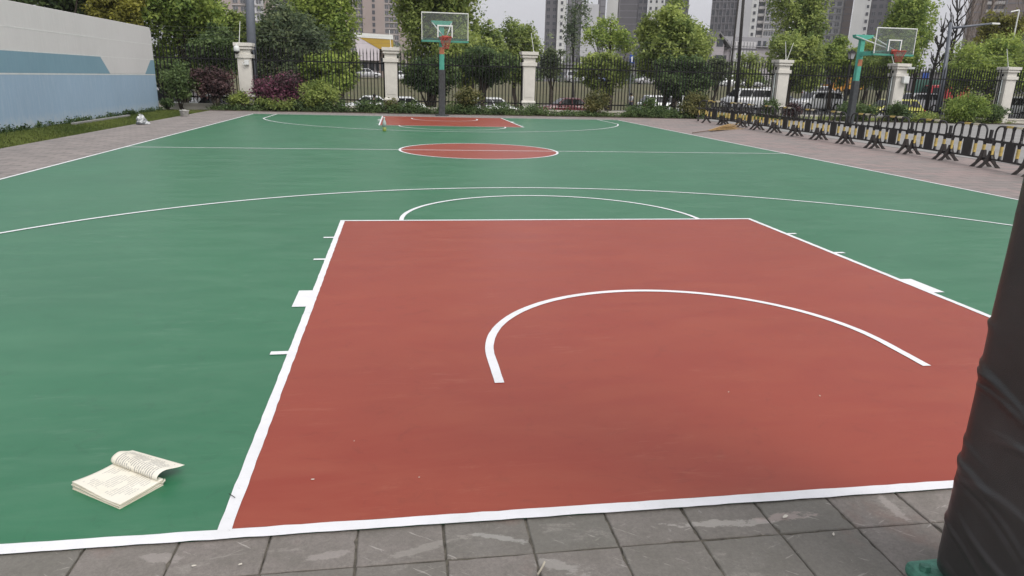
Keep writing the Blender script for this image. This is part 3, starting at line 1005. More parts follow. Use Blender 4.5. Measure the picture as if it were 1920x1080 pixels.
# ------------------------------------------------------------------ basketball hoops
M_GPAD = mat('green_edge_padding', (0.06, 0.26, 0.19), 0.6, 0.15, 6)
M_DBRACE = mat('dark_green_brace', (0.035, 0.06, 0.05), 0.6)
M_RUST = mat('rusty_orange_sticker', (0.42, 0.17, 0.09), 0.8, 0.25, 20)
ARM = 2.25
def make_hoop(label, near=False):
    r = empty('basketball_hoop', (0, 0, 0), 0, label, 'basketball hoop', 'basketball hoops with teal posts')
    # pole at local (0, 0); the board hangs ARM metres in front (-Y)
    mb = MB().box(-0.10, 0.10, -0.10, 0.10, 0.0, 3.72)
    mb.build('pole', M_HOOP, r, False, 0.012)
    # wide plate at the pole's top
    MB().prism([(-0.44, 3.80), (0.44, 3.80), (0.40, 3.68), (0.12, 3.60), (-0.12, 3.60), (-0.40, 3.68)], 'y', -0.16, 0.10).build('top_plate', M_HOOP, r, False, 0.008)
    # lower arm out to the board's foot
    MB().box(-0.08, 0.08, -ARM + 0.12, -0.10, 2.93, 3.10).box(-0.30, -0.26, -ARM + 0.05, -ARM + 0.10, 2.95, 3.50).box(0.26, 0.30, -ARM + 0.05, -ARM + 0.10, 2.95, 3.50).box(-0.26, 0.26, -ARM + 0.05, -ARM + 0.10, 3.46, 3.50).build('arm', M_HOOP, r, False, 0.006)
    for s in (-1, 1):
        MB().tube([(s * 0.40, -0.10, 3.74), (s * 0.08, -ARM + 0.10, 3.12)], 0.024, 8).build('brace', M_WHITEM if not near else M_HOOP, r, True)
        MB().tube([(s * 0.09, -0.9, 3.02), (s * 0.72, -ARM + 0.05, 3.68)], 0.014, 6).build('board_strut', M_DBRACE, r, True)
    b = MB().box(-0.875, 0.875, -ARM - 0.01, -ARM + 0.006, 2.925, 3.925).build('backboard', M_GLASS, r)
    f = 0.035
    MB().box(-0.90, 0.90, -ARM - 0.018, -ARM + 0.03, 3.925, 3.925 + f).box(-0.90 - 0.0, -0.875, -ARM - 0.018, -ARM + 0.03, 2.95, 3.925).box(0.875, 0.90, -ARM - 0.018, -ARM + 0.03, 2.95, 3.925).build('board_frame', M_WHITEM, r)
    MB().box(-0.91, 0.91, -ARM - 0.03, -ARM + 0.045, 2.87, 2.945).box(-0.91, 0.91, -ARM + 0.010, -ARM + 0.045, 2.96, 3.02).build('edge_padding', M_GPAD, r, False, 0.006)
    y0 = -ARM - 0.0115
    mb = MB()
    for a_, b_, c_, d_ in ((-0.295, 0.295, 3.46, 3.505), (-0.295, -0.25, 3.05, 3.4595), (0.25, 0.295, 3.05, 3.4595)):
        mb.box(a_, b_, y0 - 0.002, y0, c_, d_)
    mb.build('target_square', M_WHITEM, r)
    rim = empty('rim', (0, 0, 0))
    rim.parent = r
    KIDS.setdefault(r, []).append(rim)
    KIDS[rim] = []
    cy = -ARM - 0.38
    bpy.data.objects.remove(rim)
    KIDS[r].pop()
    mb = MB()
    pts = [(0.235 * math.cos(a_), cy + 0.235 * math.sin(a_), 3.05) for a_ in [2 * math.pi * k / 28 for k in range(29)]]
    mb.tube(pts, 0.014, 8, False)
    mb.box(-0.13, 0.13, cy + 0.225, -ARM - 0.012, 3.03, 3.05).box(-0.12, 0.12, -ARM - 0.03, -ARM - 0.012, 2.95, 3.12)
    rm = mb.build('rim', M_RED_M, r, True)
    mb = MB()
    def np_(k, lv):
        rr = (0.235, 0.21, 0.175, 0.145, 0.125, 0.12)[lv]
        a_ = 2 * math.pi * (k + (lv % 2) * 0.5) / 12
        return (rr * math.cos(a_), cy + rr * math.sin(a_), 3.04 - 0.085 * lv)
    for k in range(12):
        for lv in range(5):
            mb.tube([np_(k, lv), np_(k, lv + 1)], 0.0065, 4)
            mb.tube([np_(k, lv), np_(k - 1 if lv % 2 == 0 else k + 1, lv + 1)], 0.0065, 4)
    net = mb.build('net', M_NET, rm)
    KIDS[rm].append(net) if net not in KIDS[rm] else None
    if not near:
        MB().taper(0, 0, 0.0, 1.88, 0.135, 0.135, 0.128, 0.128).build('pole_wrap', M_DARKWRAP, r, False, 0.03)
        MB().box(-0.101, 0.101, -0.103, -0.1005, 2.50, 2.78).build('sticker', M_RUST, r)
        MB().box(-0.28, 0.28, -0.28, 0.28, -0.02, 0.03).build('foot_plate', M_DARKWRAP, r, False, 0.005)
    return r
far = make_hoop('basketball hoop with glass board behind the far end of the court')
far.location = (0.05, 27.0 + ARM, 0)
rh = copy_tree(far)
rh.location = (18.35, 25.85 + ARM, 0)
tag(rh, 'basketball hoop with glass board beyond the black barriers on the right')
near = make_hoop('basketball hoop in the right foreground, its post wrapped in black padding', True)
near.location = (0.112, -0.70, 0)
for ch in KIDS[near]:
    pass
# padded jacket of the near post
def padded(parent):
    rg = random.Random(31)
    HX, HY, RR = 0.19, 0.185, 0.07
    per = []
    # rounded-rectangle perimeter
    nseg = 10
    def cornr(cx, cy, a0):
        return [(cx + RR * math.cos(a0 + math.pi / 2 * k / nseg), cy + RR * math.sin(a0 + math.pi / 2 * k / nseg)) for k in range(nseg + 1)]
    cs = cornr(HX - RR, HY - RR, 0) + cornr(-HX + RR, HY - RR, math.pi / 2) + cornr(-HX + RR, -HY + RR, math.pi) + cornr(HX - RR, -HY + RR, 1.5 * math.pi)
    for i, p in enumerate(cs):
        q = cs[(i + 1) % len(cs)]
        d = math.hypot(q[0] - p[0], q[1] - p[1])
        n = max(1, int(round(d / 0.009)))
        for k in range(n):
            per.append((p[0] + (q[0] - p[0]) * k / n, p[1] + (q[1] - p[1]) * k / n))
    per = np.array(per)
    nP = len(per)
    nx_ = np.roll(per, -1, 0) - np.roll(per, 1, 0)
    nrm = np.stack([nx_[:, 1], -nx_[:, 0]], 1)
    nrm /= np.linalg.norm(nrm, axis=1)[:, None]
    slen = np.concatenate([[0], np.cumsum(np.linalg.norm(np.diff(per, axis=0), axis=1))])
    tot = slen[-1]
    NZ = 340
    zs = np.linspace(0.035, 2.15, NZ)
    S, Z = np.meshgrid(slen, zs)
    D = np.zeros_like(S)
    rn = np.random.default_rng(12)
    # sagging folds: sharp asymmetric ridges that run downhill and fade out
    for k in range(120):
        s0, z0 = rn.random() * tot, rn.uniform(0.02, 2.2)
        ln = rn.uniform(0.08, 0.24)
        sl = rn.choice([-1, 1], p=[0.12, 0.88]) * rn.uniform(0.05, 0.42) * (-1)
        cv = rn.uniform(-1.6, 1.2)
        wd = rn.uniform(0.003, 0.010)
        am = rn.uniform(0.002, 0.0070) * (1.3 if z0 < 1.2 else 0.8)
        ds = (S - s0 + tot / 2) % tot - tot / 2
        zc = z0 + sl * ds + cv * ds * ds
        q = (Z - zc)
        ridge = np.where(q > 0, np.exp(-(q / wd) ** 2), np.exp(-(q / (wd * 2.6)) ** 2))
        D += am * ridge * np.exp(-(ds / ln) ** 4)
    for k in range(14):
        s0, z0 = rn.random() * tot, rn.uniform(0, 2.2)
        ds = (S - s0 + tot / 2) % tot - tot / 2
        D += rn.uniform(-0.003, 0.003) * np.exp(-(ds / 0.16) ** 2 - ((Z - z0) / 0.16) ** 2)
    # tied in at the foot
    D -= 0.035 * np.exp(-((Z - 0.035) / 0.03) ** 2)
    vs = []
    for j in range(NZ):
        sc_ = 1.0
        x = per[:, 0] * sc_ + nrm[:, 0] * D[j]
        y = per[:, 1] * sc_ + nrm[:, 1] * D[j]
        vs.extend(zip(x.tolist(), y.tolist(), [float(zs[j])] * nP))
    fs = []
    for j in range(NZ - 1):
        for k in range(nP):
            k2 = (k + 1) % nP
            fs.append((j * nP + k, j * nP + k2, (j + 1) * nP + k2, (j + 1) * nP + k))
    fs.append(tuple(range(nP))[::-1])
    fs.append(tuple((NZ - 1) * nP + k for k in range(nP)))
    mb = MB()
    mb.add(vs, fs)
    mt = mat('black_vinyl', (0.040, 0.038, 0.037), 0.34, 0.25, 3.5, 0.25, 420, spec=0.55)
    return mb.build('padding', mt, parent, True)
padded(near)
M_FGREEN = mat('worn_green_paint', (0.07, 0.23, 0.165), 0.6, 0.35, 14, 0.5, 90)
MB().box(-0.235, 0.30, -0.24, 0.23, -0.01, 0.045).build('foot_plate', M_FGREEN, near, False, 0.02)
for sx in (-0.205, 0.24):
    for sy in (-0.19, 0.17):
        MB().lathe([(0.018, 0), (0.018, 0.02)], 6, (sx, sy, 0.045)).build('bolt', M_FGREEN, near)

# ------------------------------------------------------------------ barriers
def rounded(x0, x1, z0, z1, r, n=4, square_bottom=False):
    pts = []
    cs = ((x1 - r, z1 - r, 0), (x0 + r, z1 - r, 90), (x0 + r, z0 + r, 180), (x1 - r, z0 + r, 270))
    for cx, cz, a0 in cs:
        for k in range(n + 1):
            a = math.radians(a0 + 90 * k / n)
            pts.append((cx + r * math.cos(a), cz + r * math.sin(a)))
    return pts
BL = 1.40
def make_barrier():
    import bmesh
    r = empty('crowd_barrier', (0, 0, 0), 0, 'x', 'barrier', 'black and yellow plastic barriers in a row')
    # frame runs along local X 0..BL, thickness along Y, z 0.16..1.0
    mb = MB()
    th = 0.018
    t0, t1 = -th, th
    mb.box(0.0, BL, t0, t1, 0.17, 0.205)              # bottom bar
    mb.box(0.0, BL, t0, t1, 0.54, 0.585)                       # middle bar
    # arched upper hoop
    arch = []
    xa, xb, zt, rr = 0.13, BL - 0.13, 0.875, 0.15
    pts = [(xa, 0.56)] + [(xa + rr - rr * math.cos(math.radians(a)), zt - rr + rr * math.sin(math.radians(a))) for a in range(0, 91, 15)] + \
          [(xb - rr + rr * math.sin(math.radians(a)), zt - rr + rr * math.cos(math.radians(a))) for a in range(0, 91, 15)] + [(xb, 0.56)]
    mb.tube([(x, 0, z) for x, z in pts], 0.020, 8)
    # small joining stub at one end
    mb.box(-0.035, 0.025, -0.022, 0.022, 0.585, 0.79)
    mb.box(-0.07, 0.07, -0.03, 0.03, 0.50, 0.62)
    # upper posts
    ux = [xa + (xb - xa) * k / 4 for k in range(1, 4)]
    for x in ux:
        mb.taper(x, 0, 0.58, 0.63, 0.045, t1, 0.022, t1)
        mb.box(x - 0.022, x + 0.022, t0, t1, 0.63, 0.81)
        mb.taper(x, 0, 0.81, 0.865, 0.022, t1, 0.045, t1)
    # lower posts, flared top and bottom
    lx = [0.14, 0.43, BL - 0.43, BL - 0.14]
    for x in lx:
        mb.taper(x, 0, 0.20, 0.26, 0.048, t1, 0.024, t1)
        mb.box(x - 0.024, x + 0.024, t0, t1, 0.26, 0.49)
        mb.taper(x, 0, 0.49, 0.545, 0.024, t1, 0.048, t1)
    mb.build('frame', M_BARR, r)
    MB().box(0.552, 0.848, -0.014, 0.014, 0.2055, 0.5395).build('solid_board', M_BARR, r)
    for x in lx:
        MB().box(x - 0.027, x + 0.027, t0 - 0.003, t1 + 0.003, 0.28, 0.47).build('reflective_tape', M_YEL, r)
    for x0, x1 in ((0.36, 0.50), (0.66, 0.82), (0.98, 1.10)):
        pass
    s = MB().box(0.42, 0.60, -0.0225, 0.0225, 0.853, 0.898).build('reflective_tape', M_CREAMT, r)
    s = MB().box(0.72, 0.92, -0.0225, 0.0225, 0.853, 0.898).build('reflective_tape', M_YEL, r)
    # two splayed feet, across the line
    for x in (0.12, BL - 0.12):
        fb = MB()
        for s_ in (-1, 1):
            fb.prism([(s_ * 0.02, 0.36), (s_ * 0.05, 0.36), (s_ * 0.075, 0.24), (s_ * 0.14, 0.10), (s_ * 0.25, 0.0), (s_ * 0.15, 0.0), (s_ * 0.08, 0.08), (s_ * 0.02, 0.14)], 'x', x - 0.018, x + 0.018)
        fb.box(x - 0.03, x + 0.03, -0.021, 0.021, 0.14, 0.169)
        fb.box(x - 0.024, x + 0.024, -0.0215, 0.0215, 0.17, 0.36)
        fb.build('foot', M_FOOT, r, False, 0.004)
    return r
jn = [(7.2, 9.9), (8.65, 10.1), (10.1, 10.42), (11.5, 10.68), (12.9, 10.86), (14.35, 10.97), (15.75, 11.02), (17.15, 11.05), (18.6, 11.08), (20.05, 11.1), (21.5, 11.14), (22.95, 11.25), (24.4, 11.3), (25.8, 11.25), (27.2, 11.05)]
b0 = make_barrier()
fmts = ['black barrier at the right edge of the photo, cut off by the padded post', 'black barrier second from the right edge, cut by the frame', 'black barrier with large arch, nearest one seen whole, by the road', 'black barrier in front of the bright green bush', 'black barrier right of the dark shrub behind it',
        'black barrier just in front of the yellow car', 'black barrier right below the right hoop post', 'black barrier in front of the white off-roader, right half', 'black barrier in front of the white off-roader, left half',
        'black barrier below the fourth pillar', 'black barrier beside the straw broom, near the far end', 'black barrier third from the far end, just beyond the broom', 'black barrier second from the far end, before the olive bush', 'farthest black barrier, last of the row by the planting bed']
bi = 0
prev = None
for i in range(len(jn) - 1):
    (ya_, xa_), (yb_, xb_) = jn[i], jn[i + 1]
    o = b0 if i == 0 else copy_tree(b0)
    ang = math.atan2(yb_ - ya_, xb_ - xa_)
    o.location = (xa_, ya_, 0)
    o.rotation_euler = (0, 0, ang)
    o["label"] = fmts[i]
for (x, y, a, lab) in ((12.0, 25.0, 128, 'black barrier turned aside behind the far end of the row'), (12.3, 27.6, 150, 'black barrier standing crosswise behind the last of the row')):
    o = copy_tree(b0)
    o.location = (x, y, 0)
    o.rotation_euler = (0, 0, math.radians(a))
    o["label"] = lab

# ------------------------------------------------------------------ small things on the ground
# broom
a, b = gp(1298, 251), gp(1388, 240)
d = Vector((b[0] - a[0], b[1] - a[1], 0))
r = empty('bamboo_broom', (a[0], a[1], 0.0), math.atan2(d.y, d.x), 'bamboo broom with straw-coloured head lying beside the barriers', 'broom')
Lb = d.length * 0.92
MB().tube([(0, 0, 0.03), (Lb * 0.45, 0, 0.045)], 0.014, 8).build('handle', mat('dark_bamboo', (0.12, 0.08, 0.05), 0.6, 0.2, 10), r, True)
mb = MB()
rg = random.Random(2)
for k in range(110):
    y_, z_ = rg.gauss(0, 0.10), abs(rg.gauss(0, 0.06))
    mb.tube([(Lb * 0.33 + rg.uniform(0, .1), y_ * 0.1, 0.045 + z_ * .1), (Lb * 0.6, y_ * 0.5 + 0.03, 0.03 + z_ * 0.8), (Lb * rg.uniform(0.85, 1.0), y_ * 1.5 + 0.10, 0.012 + z_ * 1.3)], [0.006, 0.007, 0.004], 4)
mb.build('twigs', mat('straw_twigs', (0.42, 0.28, 0.12), 0.8, 0.25, 12), r)
MB().tube([(Lb * 0.38, 0, 0.045), (Lb * 0.42, 0, 0.045)], 0.03, 8).build('binding', M_FOOT, r)
# bottle at the far key
q = gp(721, 246)
r = empty('plastic_bottle', (q[0], q[1], 0.0), 0, 'clear plastic bottle with green base standing near the far key', 'bottle')
M_BOT = mat('cloudy_clear_plastic', (0.34, 0.40, 0.38), 0.25, 0.1, 8)
M_BOTG = mat('yellow_green_drink', (0.20, 0.26, 0.05), 0.3, 0.1, 8)
MB().lathe([(0.05, 0.0), (0.056, 0.02), (0.056, 0.115)], 16).build('drink', M_BOTG, r, True)
MB().lathe([(0.056, 0.115), (0.056, 0.22), (0.05, 0.27), (0.022, 0.34), (0.02, 0.37)], 16).build('body', M_BOT, r, True)
MB().lathe([(0.026, 0.37), (0.026, 0.40)], 12).build('cap', M_WPL, r, True)
# rubbish bag
def lump(name, parent, mt, seed, rx, ry, rz, amp, sub=4):
    import bmesh
    bm = bmesh.new()
    bmesh.ops.create_icosphere(bm, subdivisions=sub, radius=1)
    from mathutils import noise as mn
    for v in bm.verts:
        p = v.co.copy()
        k = 1 + amp * mn.noise(p * 1.7 + Vector((seed, 0, 0))) + amp * 0.6 * abs(mn.noise(p * 4.5 + Vector((0, seed, 0)))) - amp * 0.2
        p *= k
        if p.z < -0.55: p.z = -0.55 + (p.z + 0.55) * 0.15
        v.co = (p.x * rx, p.y * ry, (p.z + 0.6) * rz)
    me = bpy.data.meshes.new(name)
    bm.to_mesh(me)
    bm.free()
    for p in me.polygons: p.use_smooth = True
    me.materials.append(mt)
    return link(name, me, parent)
M_BAG = mat('white_translucent_bag', (0.22, 0.23, 0.24), 0.35, 0.45, 9, 0.5, 18, col2=(0.62, 0.64, 0.65), lo=0.38, hi=0.60)
q = gp(263, 233.5)
r = empty('rubbish_bag', (q[0], q[1] + 0.12, 0.0), 0.2, 'knotted white plastic rubbish bag on the paving edge', 'bag')
lump('bag_body', r, M_BAG, 3.3, 0.14, 0.13, 0.155, 0.5)
o = lump('bag_lobe', r, M_BAG, 7.7, 0.09, 0.08, 0.06, 0.5)
o.location = (0.13, -0.05, 0)
mb = MB()
rg = random.Random(6)
for k in range(7):
    a_ = rg.uniform(0, 6.28)
    mb.add([(0, 0, 0.22), (0.02, 0.01, 0.23), (0.07 * math.cos(a_), 0.06 * math.sin(a_), 0.27 + rg.uniform(0, 0.05)), (0.05 * math.cos(a_ + .7), 0.05 * math.sin(a_ + .7), 0.28)], [(0, 1, 2, 3)])
o = mb.build('knot', M_BAG, r)
o = lump('dark_contents', r, mat('dark_rubbish', (0.07, 0.075, 0.08), 0.5, 0.4, 14), 1.1, 0.13, 0.10, 0.05, 0.3, 3)
o.location = (-0.03, -0.07, 0)
# white basin
q = gp(344, 218.5)
r = empty('plastic_tub', (q[0], q[1] + 0.15, 0), 0, 'small dirty white tub on the paving near the fence corner', 'tub')
M_TUB = mat('dirty_white_plastic', (0.60, 0.60, 0.57), 0.5, 0.25, 12)
mb = MB()
n = 24
prof = [(0.125, 0.0), (0.16, 0.20), (0.175, 0.205), (0.175, 0.215), (0.155, 0.212), (0.12, 0.02)]
mb.lathe(prof, n)
mb.build('tub', M_TUB, r, True)
lump('rubble', r, mat('grey_rubble', (0.3, 0.29, 0.27), 0.9, 0.4, 30), 5.0, 0.12, 0.12, 0.055, 0.3, 3).location = (0, 0, 0.155)

# the open book
def booky():
    A, B, Cc = gp(137, 910, 0.015), gp(228, 950, 0.01), gp(307, 903, 0.012)
    D = Cc + (A - B) * 0.98
    o3 = Vector((D[0], D[1], 0))
    ex = (Vector((Cc[0], Cc[1], 0)) - Vector((D[0], D[1], 0)))
    Wd = ex.length
    ex.normalize()
    ey = Vector((-ex.y, ex.x, 0))
    hgt = abs((Vector((A[0], A[1], 0)) - Vector((D[0], D[1], 0))).dot(ey))
    mid = (Vector((A[0], A[1], 0)) + Vector((B[0], B[1], 0))) / 2
    r = empty('open_book', (D[0], D[1], 0.0), math.atan2(ex.y, ex.x), 'open dog-eared textbook with yellowed pages lying on the green court', 'book')
    def paper(name, txt):
        mt = bpy.data.materials.new(name)
        mt.use_nodes = True
        nt = mt.node_tree
        P = nt.nodes['Principled BSDF']
        t = N(nt, 'ShaderNodeTexCoord')
        P.inputs['Roughness'].default_value = 0.75
        f, _ = noise(nt, t.outputs['Object'], 6, 4, 0.6, 0.3, 0.7)
        c = mixc(nt, f, (0.72, 0.68, 0.56), (0.79, 0.76, 0.66))
        return mt, nt, P, t, c
    # page block: cream layers, curling up at the left
    mt, nt, P, t, c = paper('page_edge_paper', False)
    f, _ = noise(nt, t.outputs['Object'], 260, 2, 0.5, 0.3, 0.7, stretch=(0.04, 0.04, 2.2))
    c = mixc(nt, scl(nt, f, 0.5), c, (0.45, 0.38, 0.25))
    nt.links.new(c, P.inputs['Base Color'])
    M_EDGE = mt
    H = hgt
    nx, ny = 30, 22
    def warp(x, y, k):
        fx, fy = x / Wd, -y / H
        z = 0.016 * k
        z += 0.010 * (fy ** 3) * (1 - fx) ** 2 * k + 0.004 * math.sin(fx * 5 + 1) * fy * k
        z += 0.007 * k * (1 - fy) ** 4
        return z
    def sheetgrid(k, dx=0, dy=0, rot=0):
        vs = []
        for j in range(ny + 1):
            for i in range(nx + 1):
                x, y = Wd * i / nx, -H * j / ny
                cc_, ss_ = math.cos(rot), math.sin(rot)
                vs.append((x * cc_ - y * ss_ + dx, x * ss_ + y * cc_ + dy, warp(x, y, k)))
        return vs
    layers = 7
    for Lr in range(layers):
        rg = random.Random(Lr)
        k0, k1 = Lr / layers, (Lr + 1) / layers - 0.03
        dx, dy, ro = rg.uniform(-0.003, 0.003), rg.uniform(-0.004, 0.0), rg.uniform(-0.012, 0.012)
        if Lr == 0: dx, dy = 0.004, -0.005
        a_ = sheetgrid(k0, dx, dy, ro)
        b_ = sheetgrid(k1, dx, dy, ro)
        n = len(a_)
        fs = []
        W_ = nx + 1
        for j in range(ny):
            for i in range(nx):
                fs.append((j * W_ + i, (j + 1) * W_ + i, (j + 1) * W_ + i + 1, j * W_ + i + 1))
                fs.append((n + j * W_ + i, n + j * W_ + i + 1, n + (j + 1) * W_ + i + 1, n + (j + 1) * W_ + i))
        for i in range(nx):
            fs.append((i, i + 1, n + i + 1, n + i))
            fs.append((ny * W_ + i, n + ny * W_ + i, n + ny * W_ + i + 1, ny * W_ + i + 1))
        for j in range(ny):
            fs.append((j * W_, n + j * W_, n + (j + 1) * W_, (j + 1) * W_))
            fs.append((j * W_ + nx, (j + 1) * W_ + nx, n + (j + 1) * W_ + nx, n + j * W_ + nx))
        mb = MB()
        mb.add(a_ + b_, fs)
        if Lr == 0:
            pg = mb
            base_pg = (a_, b_, fs)
        else:
            b = len(pg.v)
            pg.add(a_ + b_, fs)
    pg.build('page_block', M_EDGE, r)
    # printed pages carry a UV: u across the lines of print, v down the page
    def printed(name, verts, uvs, w_, h_, ink, rows, right=True):
        mt, nt, P, t, c = paper(name + '_paper', True)
        uv = N(nt, 'ShaderNodeUVMap')
        uv.uv_map = 'UVMap'
        sp = N(nt, 'ShaderNodeSeparateXYZ')
        nt.links.new(uv.outputs[0], sp.inputs[0])
        def mth(op, a, b_=None, c_=None):
            x = N(nt, 'ShaderNodeMath', operation=op)
            for i, q_ in enumerate((a, b_, c_)):
                if q_ is None: continue
                if isinstance(q_, (int, float)): x.inputs[i].default_value = q_
                else: nt.links.new(q_, x.inputs[i])
            return x.outputs[0]
        row = mth('FRACT', mth('MULTIPLY', sp.outputs[0], rows))
        ln = mth('MULTIPLY', mth('GREATER_THAN', row, 0.28), mth('LESS_THAN', row, 0.78))
        _, nn = noise(nt, uv.outputs[0], 1.0, 2, 0.6, 0, 1, stretch=(rows * 1.0, 30, 1))
        ln = mth('MULTIPLY', ln, mth('GREATER_THAN', nn, 0.40))
        _, n2 = noise(nt, uv.outputs[0], 1.0, 1, 0.5, 0, 1, stretch=(rows * 0.22, 3.0, 1))
        ln = mth('MULTIPLY', ln, mth('GREATER_THAN', n2, 0.40 if ink > 0.5 else 0.46))
        mg = mth('MULTIPLY', mth('GREATER_THAN', sp.outputs[0], 0.10), mth('LESS_THAN', sp.outputs[0], 0.92))
        mg = mth('MULTIPLY', mg, mth('MULTIPLY', mth('GREATER_THAN', sp.outputs[1], 0.09), mth('LESS_THAN', sp.outputs[1], 0.88)))
        ln = mth('MULTIPLY', mth('MULTIPLY', ln, mg), ink)
        c2 = mixc(nt, ln, c, (0.12, 0.12, 0.14))
        nt.links.new(c2, P.inputs['Base Color'])
        me = bpy.data.meshes.new(name)
        me.from_pydata([tuple(map(float, q_)) for q_ in verts], [], [(j * (w_ + 1) + i, (j + 1) * (w_ + 1) + i, (j + 1) * (w_ + 1) + i + 1, j * (w_ + 1) + i + 1) for j in range(h_) for i in range(w_)])
        ul = me.uv_layers.new(name='UVMap')
        for li, lp in enumerate(me.loops):
            ul.data[li].uv = uvs[lp.vertex_index]
        for p in me.polygons: p.use_smooth = True
        me.materials.append(mt)
        o = link(name, me, r)
        so = o.modifiers.new('thickness', 'SOLIDIFY')
        so.thickness = 0.0006
        so.offset = 0
        return o
    vs = [(x, y, z + 0.0011) for x, y, z in sheetgrid(1.0)]
    uvs = [(i / nx, j / ny) for j in range(ny + 1) for i in range(nx + 1)]
    printed('open_page', vs, uvs, nx, ny, 0.32, 22)
    # the leaves folded back: a roll at the spine, then a flap reaching out behind
    prof = [(-0.004, 0.017), (-0.022, 0.026), (-0.030, 0.040), (-0.024, 0.055), (-0.006, 0.064), (0.020, 0.066), (0.050, 0.062), (0.085, 0.054), (0.120, 0.046), (0.150, 0.043)]
    fine = []
    for a_, b_ in zip(prof[:-1], prof[1:]):
        for k in range(3):
            fine.append((a_[0] + (b_[0] - a_[0]) * k / 3, a_[1] + (b_[1] - a_[1]) * k / 3))
    fine.append(prof[-1])
    for rep in range(3):
        fine = [fine[0]] + [((fine[i - 1][0] + fine[i][0] * 2 + fine[i + 1][0]) / 4, (fine[i - 1][1] + fine[i][1] * 2 + fine[i + 1][1]) / 4) for i in range(1, len(fine) - 1)] + [fine[-1]]
    wv = 34
    vs, uvs = [], []
    cl = [0]
    for a_, b_ in zip(fine[:-1], fine[1:]): cl.append(cl[-1] + math.hypot(b_[0] - a_[0], b_[1] - a_[1]))
    for j, (s, z) in enumerate(fine):
        for i in range(wv + 1):
            fx = i / wv
            ext = 0.46 + 0.18 * fx                       # the flap reaches farther out on the right
            ss = s * ext if s > 0 else s * (1.0 - 0.1 * fx)
            zz_ = z * (1.0 - 0.16 * fx)
            zz_ += 0.010 * max(0, (cl[j] / cl[-1] - 0.7)) * fx
            zz_ = max(zz_, 0.006)
            vs.append((0.005 + (Wd - 0.01) * fx + (0.012 * max(0, s) / 0.15) * fx, ss, zz_))
            uvs.append((fx, cl[j] / cl[-1]))
    printed('folded_leaves', vs, uvs, wv, len(fine) - 1, 0.55, 22)
    MB().tube([(Wd - 0.004, -0.012, 0.010), (Wd + 0.006, -0.010, 0.014), (Wd + 0.010, -0.002, 0.020), (Wd + 0.002, 0.004, 0.022)], 0.0025, 6).build('torn_spine', M_EDGE, r, True)
booky()

# litter: flakes and twigs
M_FLAKE = mat('pale_flake', (0.62, 0.58, 0.50), 0.7, 0.1, 30)
M_TWIG = mat('pale_twig', (0.42, 0.38, 0.30), 0.8, 0.2, 20)
def flake(u, v, s, ang, lab, z=0.004):
    q = gp(u, v, z)
    rg = random.Random(int(u))
    n = 7
    pts = [(s * rg.uniform(0.5, 1) * math.cos(2 * math.pi * k / n), 0.45 * s * rg.uniform(0.5, 1) * math.sin(2 * math.pi * k / n)) for k in range(n)]
    o = MB().prism(pts, 'z', 0, 0.002).build('paint_flake', M_FLAKE)
    o.location = (q[0], q[1], z)
    o.rotation_euler = (0, 0, math.radians(ang))
    tag(o, lab, 'flake', 'pale flakes lying on the ground')
flake(586, 899, 0.009, 5, 'pale flake on the red key near its lower left corner')
flake(786, 895, 0.004, 5, 'tiny pale flake on the red key left of the scuff')
flake(664, 827, 0.004, 60, 'tiny pale flake on the red key above its left corner flake')
flake(1366, 735, 0.008, 30, 'pale flake on the red key below the arc, middle')
flake(1537, 742, 0.009, 80, 'pale flake on the red key under the right part of the arc')
flake(1472, 968, 0.020, 30, 'pale leaf-shaped flake on the slabs below the right baseline', 0.002)
flake(451, 1058, 0.010, 30, 'pale flake on the slabs under the key corner', 0.002)
flake(363, 1061, 0.010, 10, 'pale flake on the slabs left of the key corner', 0.002)
flake(1563, 1002, 0.012, 60, 'pale flake on the slabs, second row near the padded post', 0.002)
q0, q1 = gp(1008, 1080), gp(1021, 1056)
tag(MB().tube([(q0[0], q0[1], 0.006), ((q0[0] + q1[0]) / 2 + 0.003, (q0[1] + q1[1]) / 2, 0.008), (q1[0], q1[1], 0.005)], 0.0035, 6).build('twig', M_TWIG), 'short pale twig on the slabs at the bottom edge', 'twig')
q0, q1 = gp(430, 930), gp(441, 937)
tag(MB().tube([(q0[0], q0[1], 0.010), (q1[0], q1[1], 0.010)], 0.0016, 5).build('twig', M_FOOT), 'dark splinter on the white key line near its corner', 'twig')

# ------------------------------------------------------------------ trees beyond the fence
L_BRIGHT = leaf_mat('bright_leaf', (0.124, 0.198, 0.046), (0.419, 0.507, 0.118))
L_YELG = leaf_mat('yellow_green_leaf', (0.117, 0.121, 0.024), (0.358, 0.343, 0.068))
L_MID = leaf_mat('mid_green_leaf', (0.129, 0.188, 0.053), (0.422, 0.489, 0.137))
L_DARK = leaf_mat('dark_green_leaf', (0.05, 0.09, 0.036), (0.167, 0.232, 0.083))
L_GREY = leaf_mat('grey_green_leaf', (0.078, 0.113, 0.064), (0.222, 0.265, 0.126))
L_PURP = leaf_mat('purple_leaf', (0.042, 0.034, 0.031), (0.198, 0.066, 0.108), 0.2)
L_REDL = leaf_mat('dark_red_leaf', (0.037, 0.025, 0.025), (0.131, 0.069, 0.069), 0.2)
L_OLIVE = leaf_mat('olive_leaf', (0.061, 0.077, 0.026), (0.241, 0.215, 0.077), 0.25)
GT = 'trees beyond the fence'
gz = lambda x, y: terrain(x, y) - 0.05
def T(lab, u, Y, v0, v1, u0, u1, mt, n, size, seed, **k):
    x = px(k.get('base_u', u) or u, v1, Y)[0]
    return tree('broadleaf_tree', lab, 'tree', GT, u, Y, v0, v1, u0, u1, gz(x, Y), mt, n, size, seed, **k)
T('dark tree whose foot is hidden behind the grey top of the mural wall', 20, 36, -150, 40, -60, 95, L_DARK, 17400, 0.115, 11)
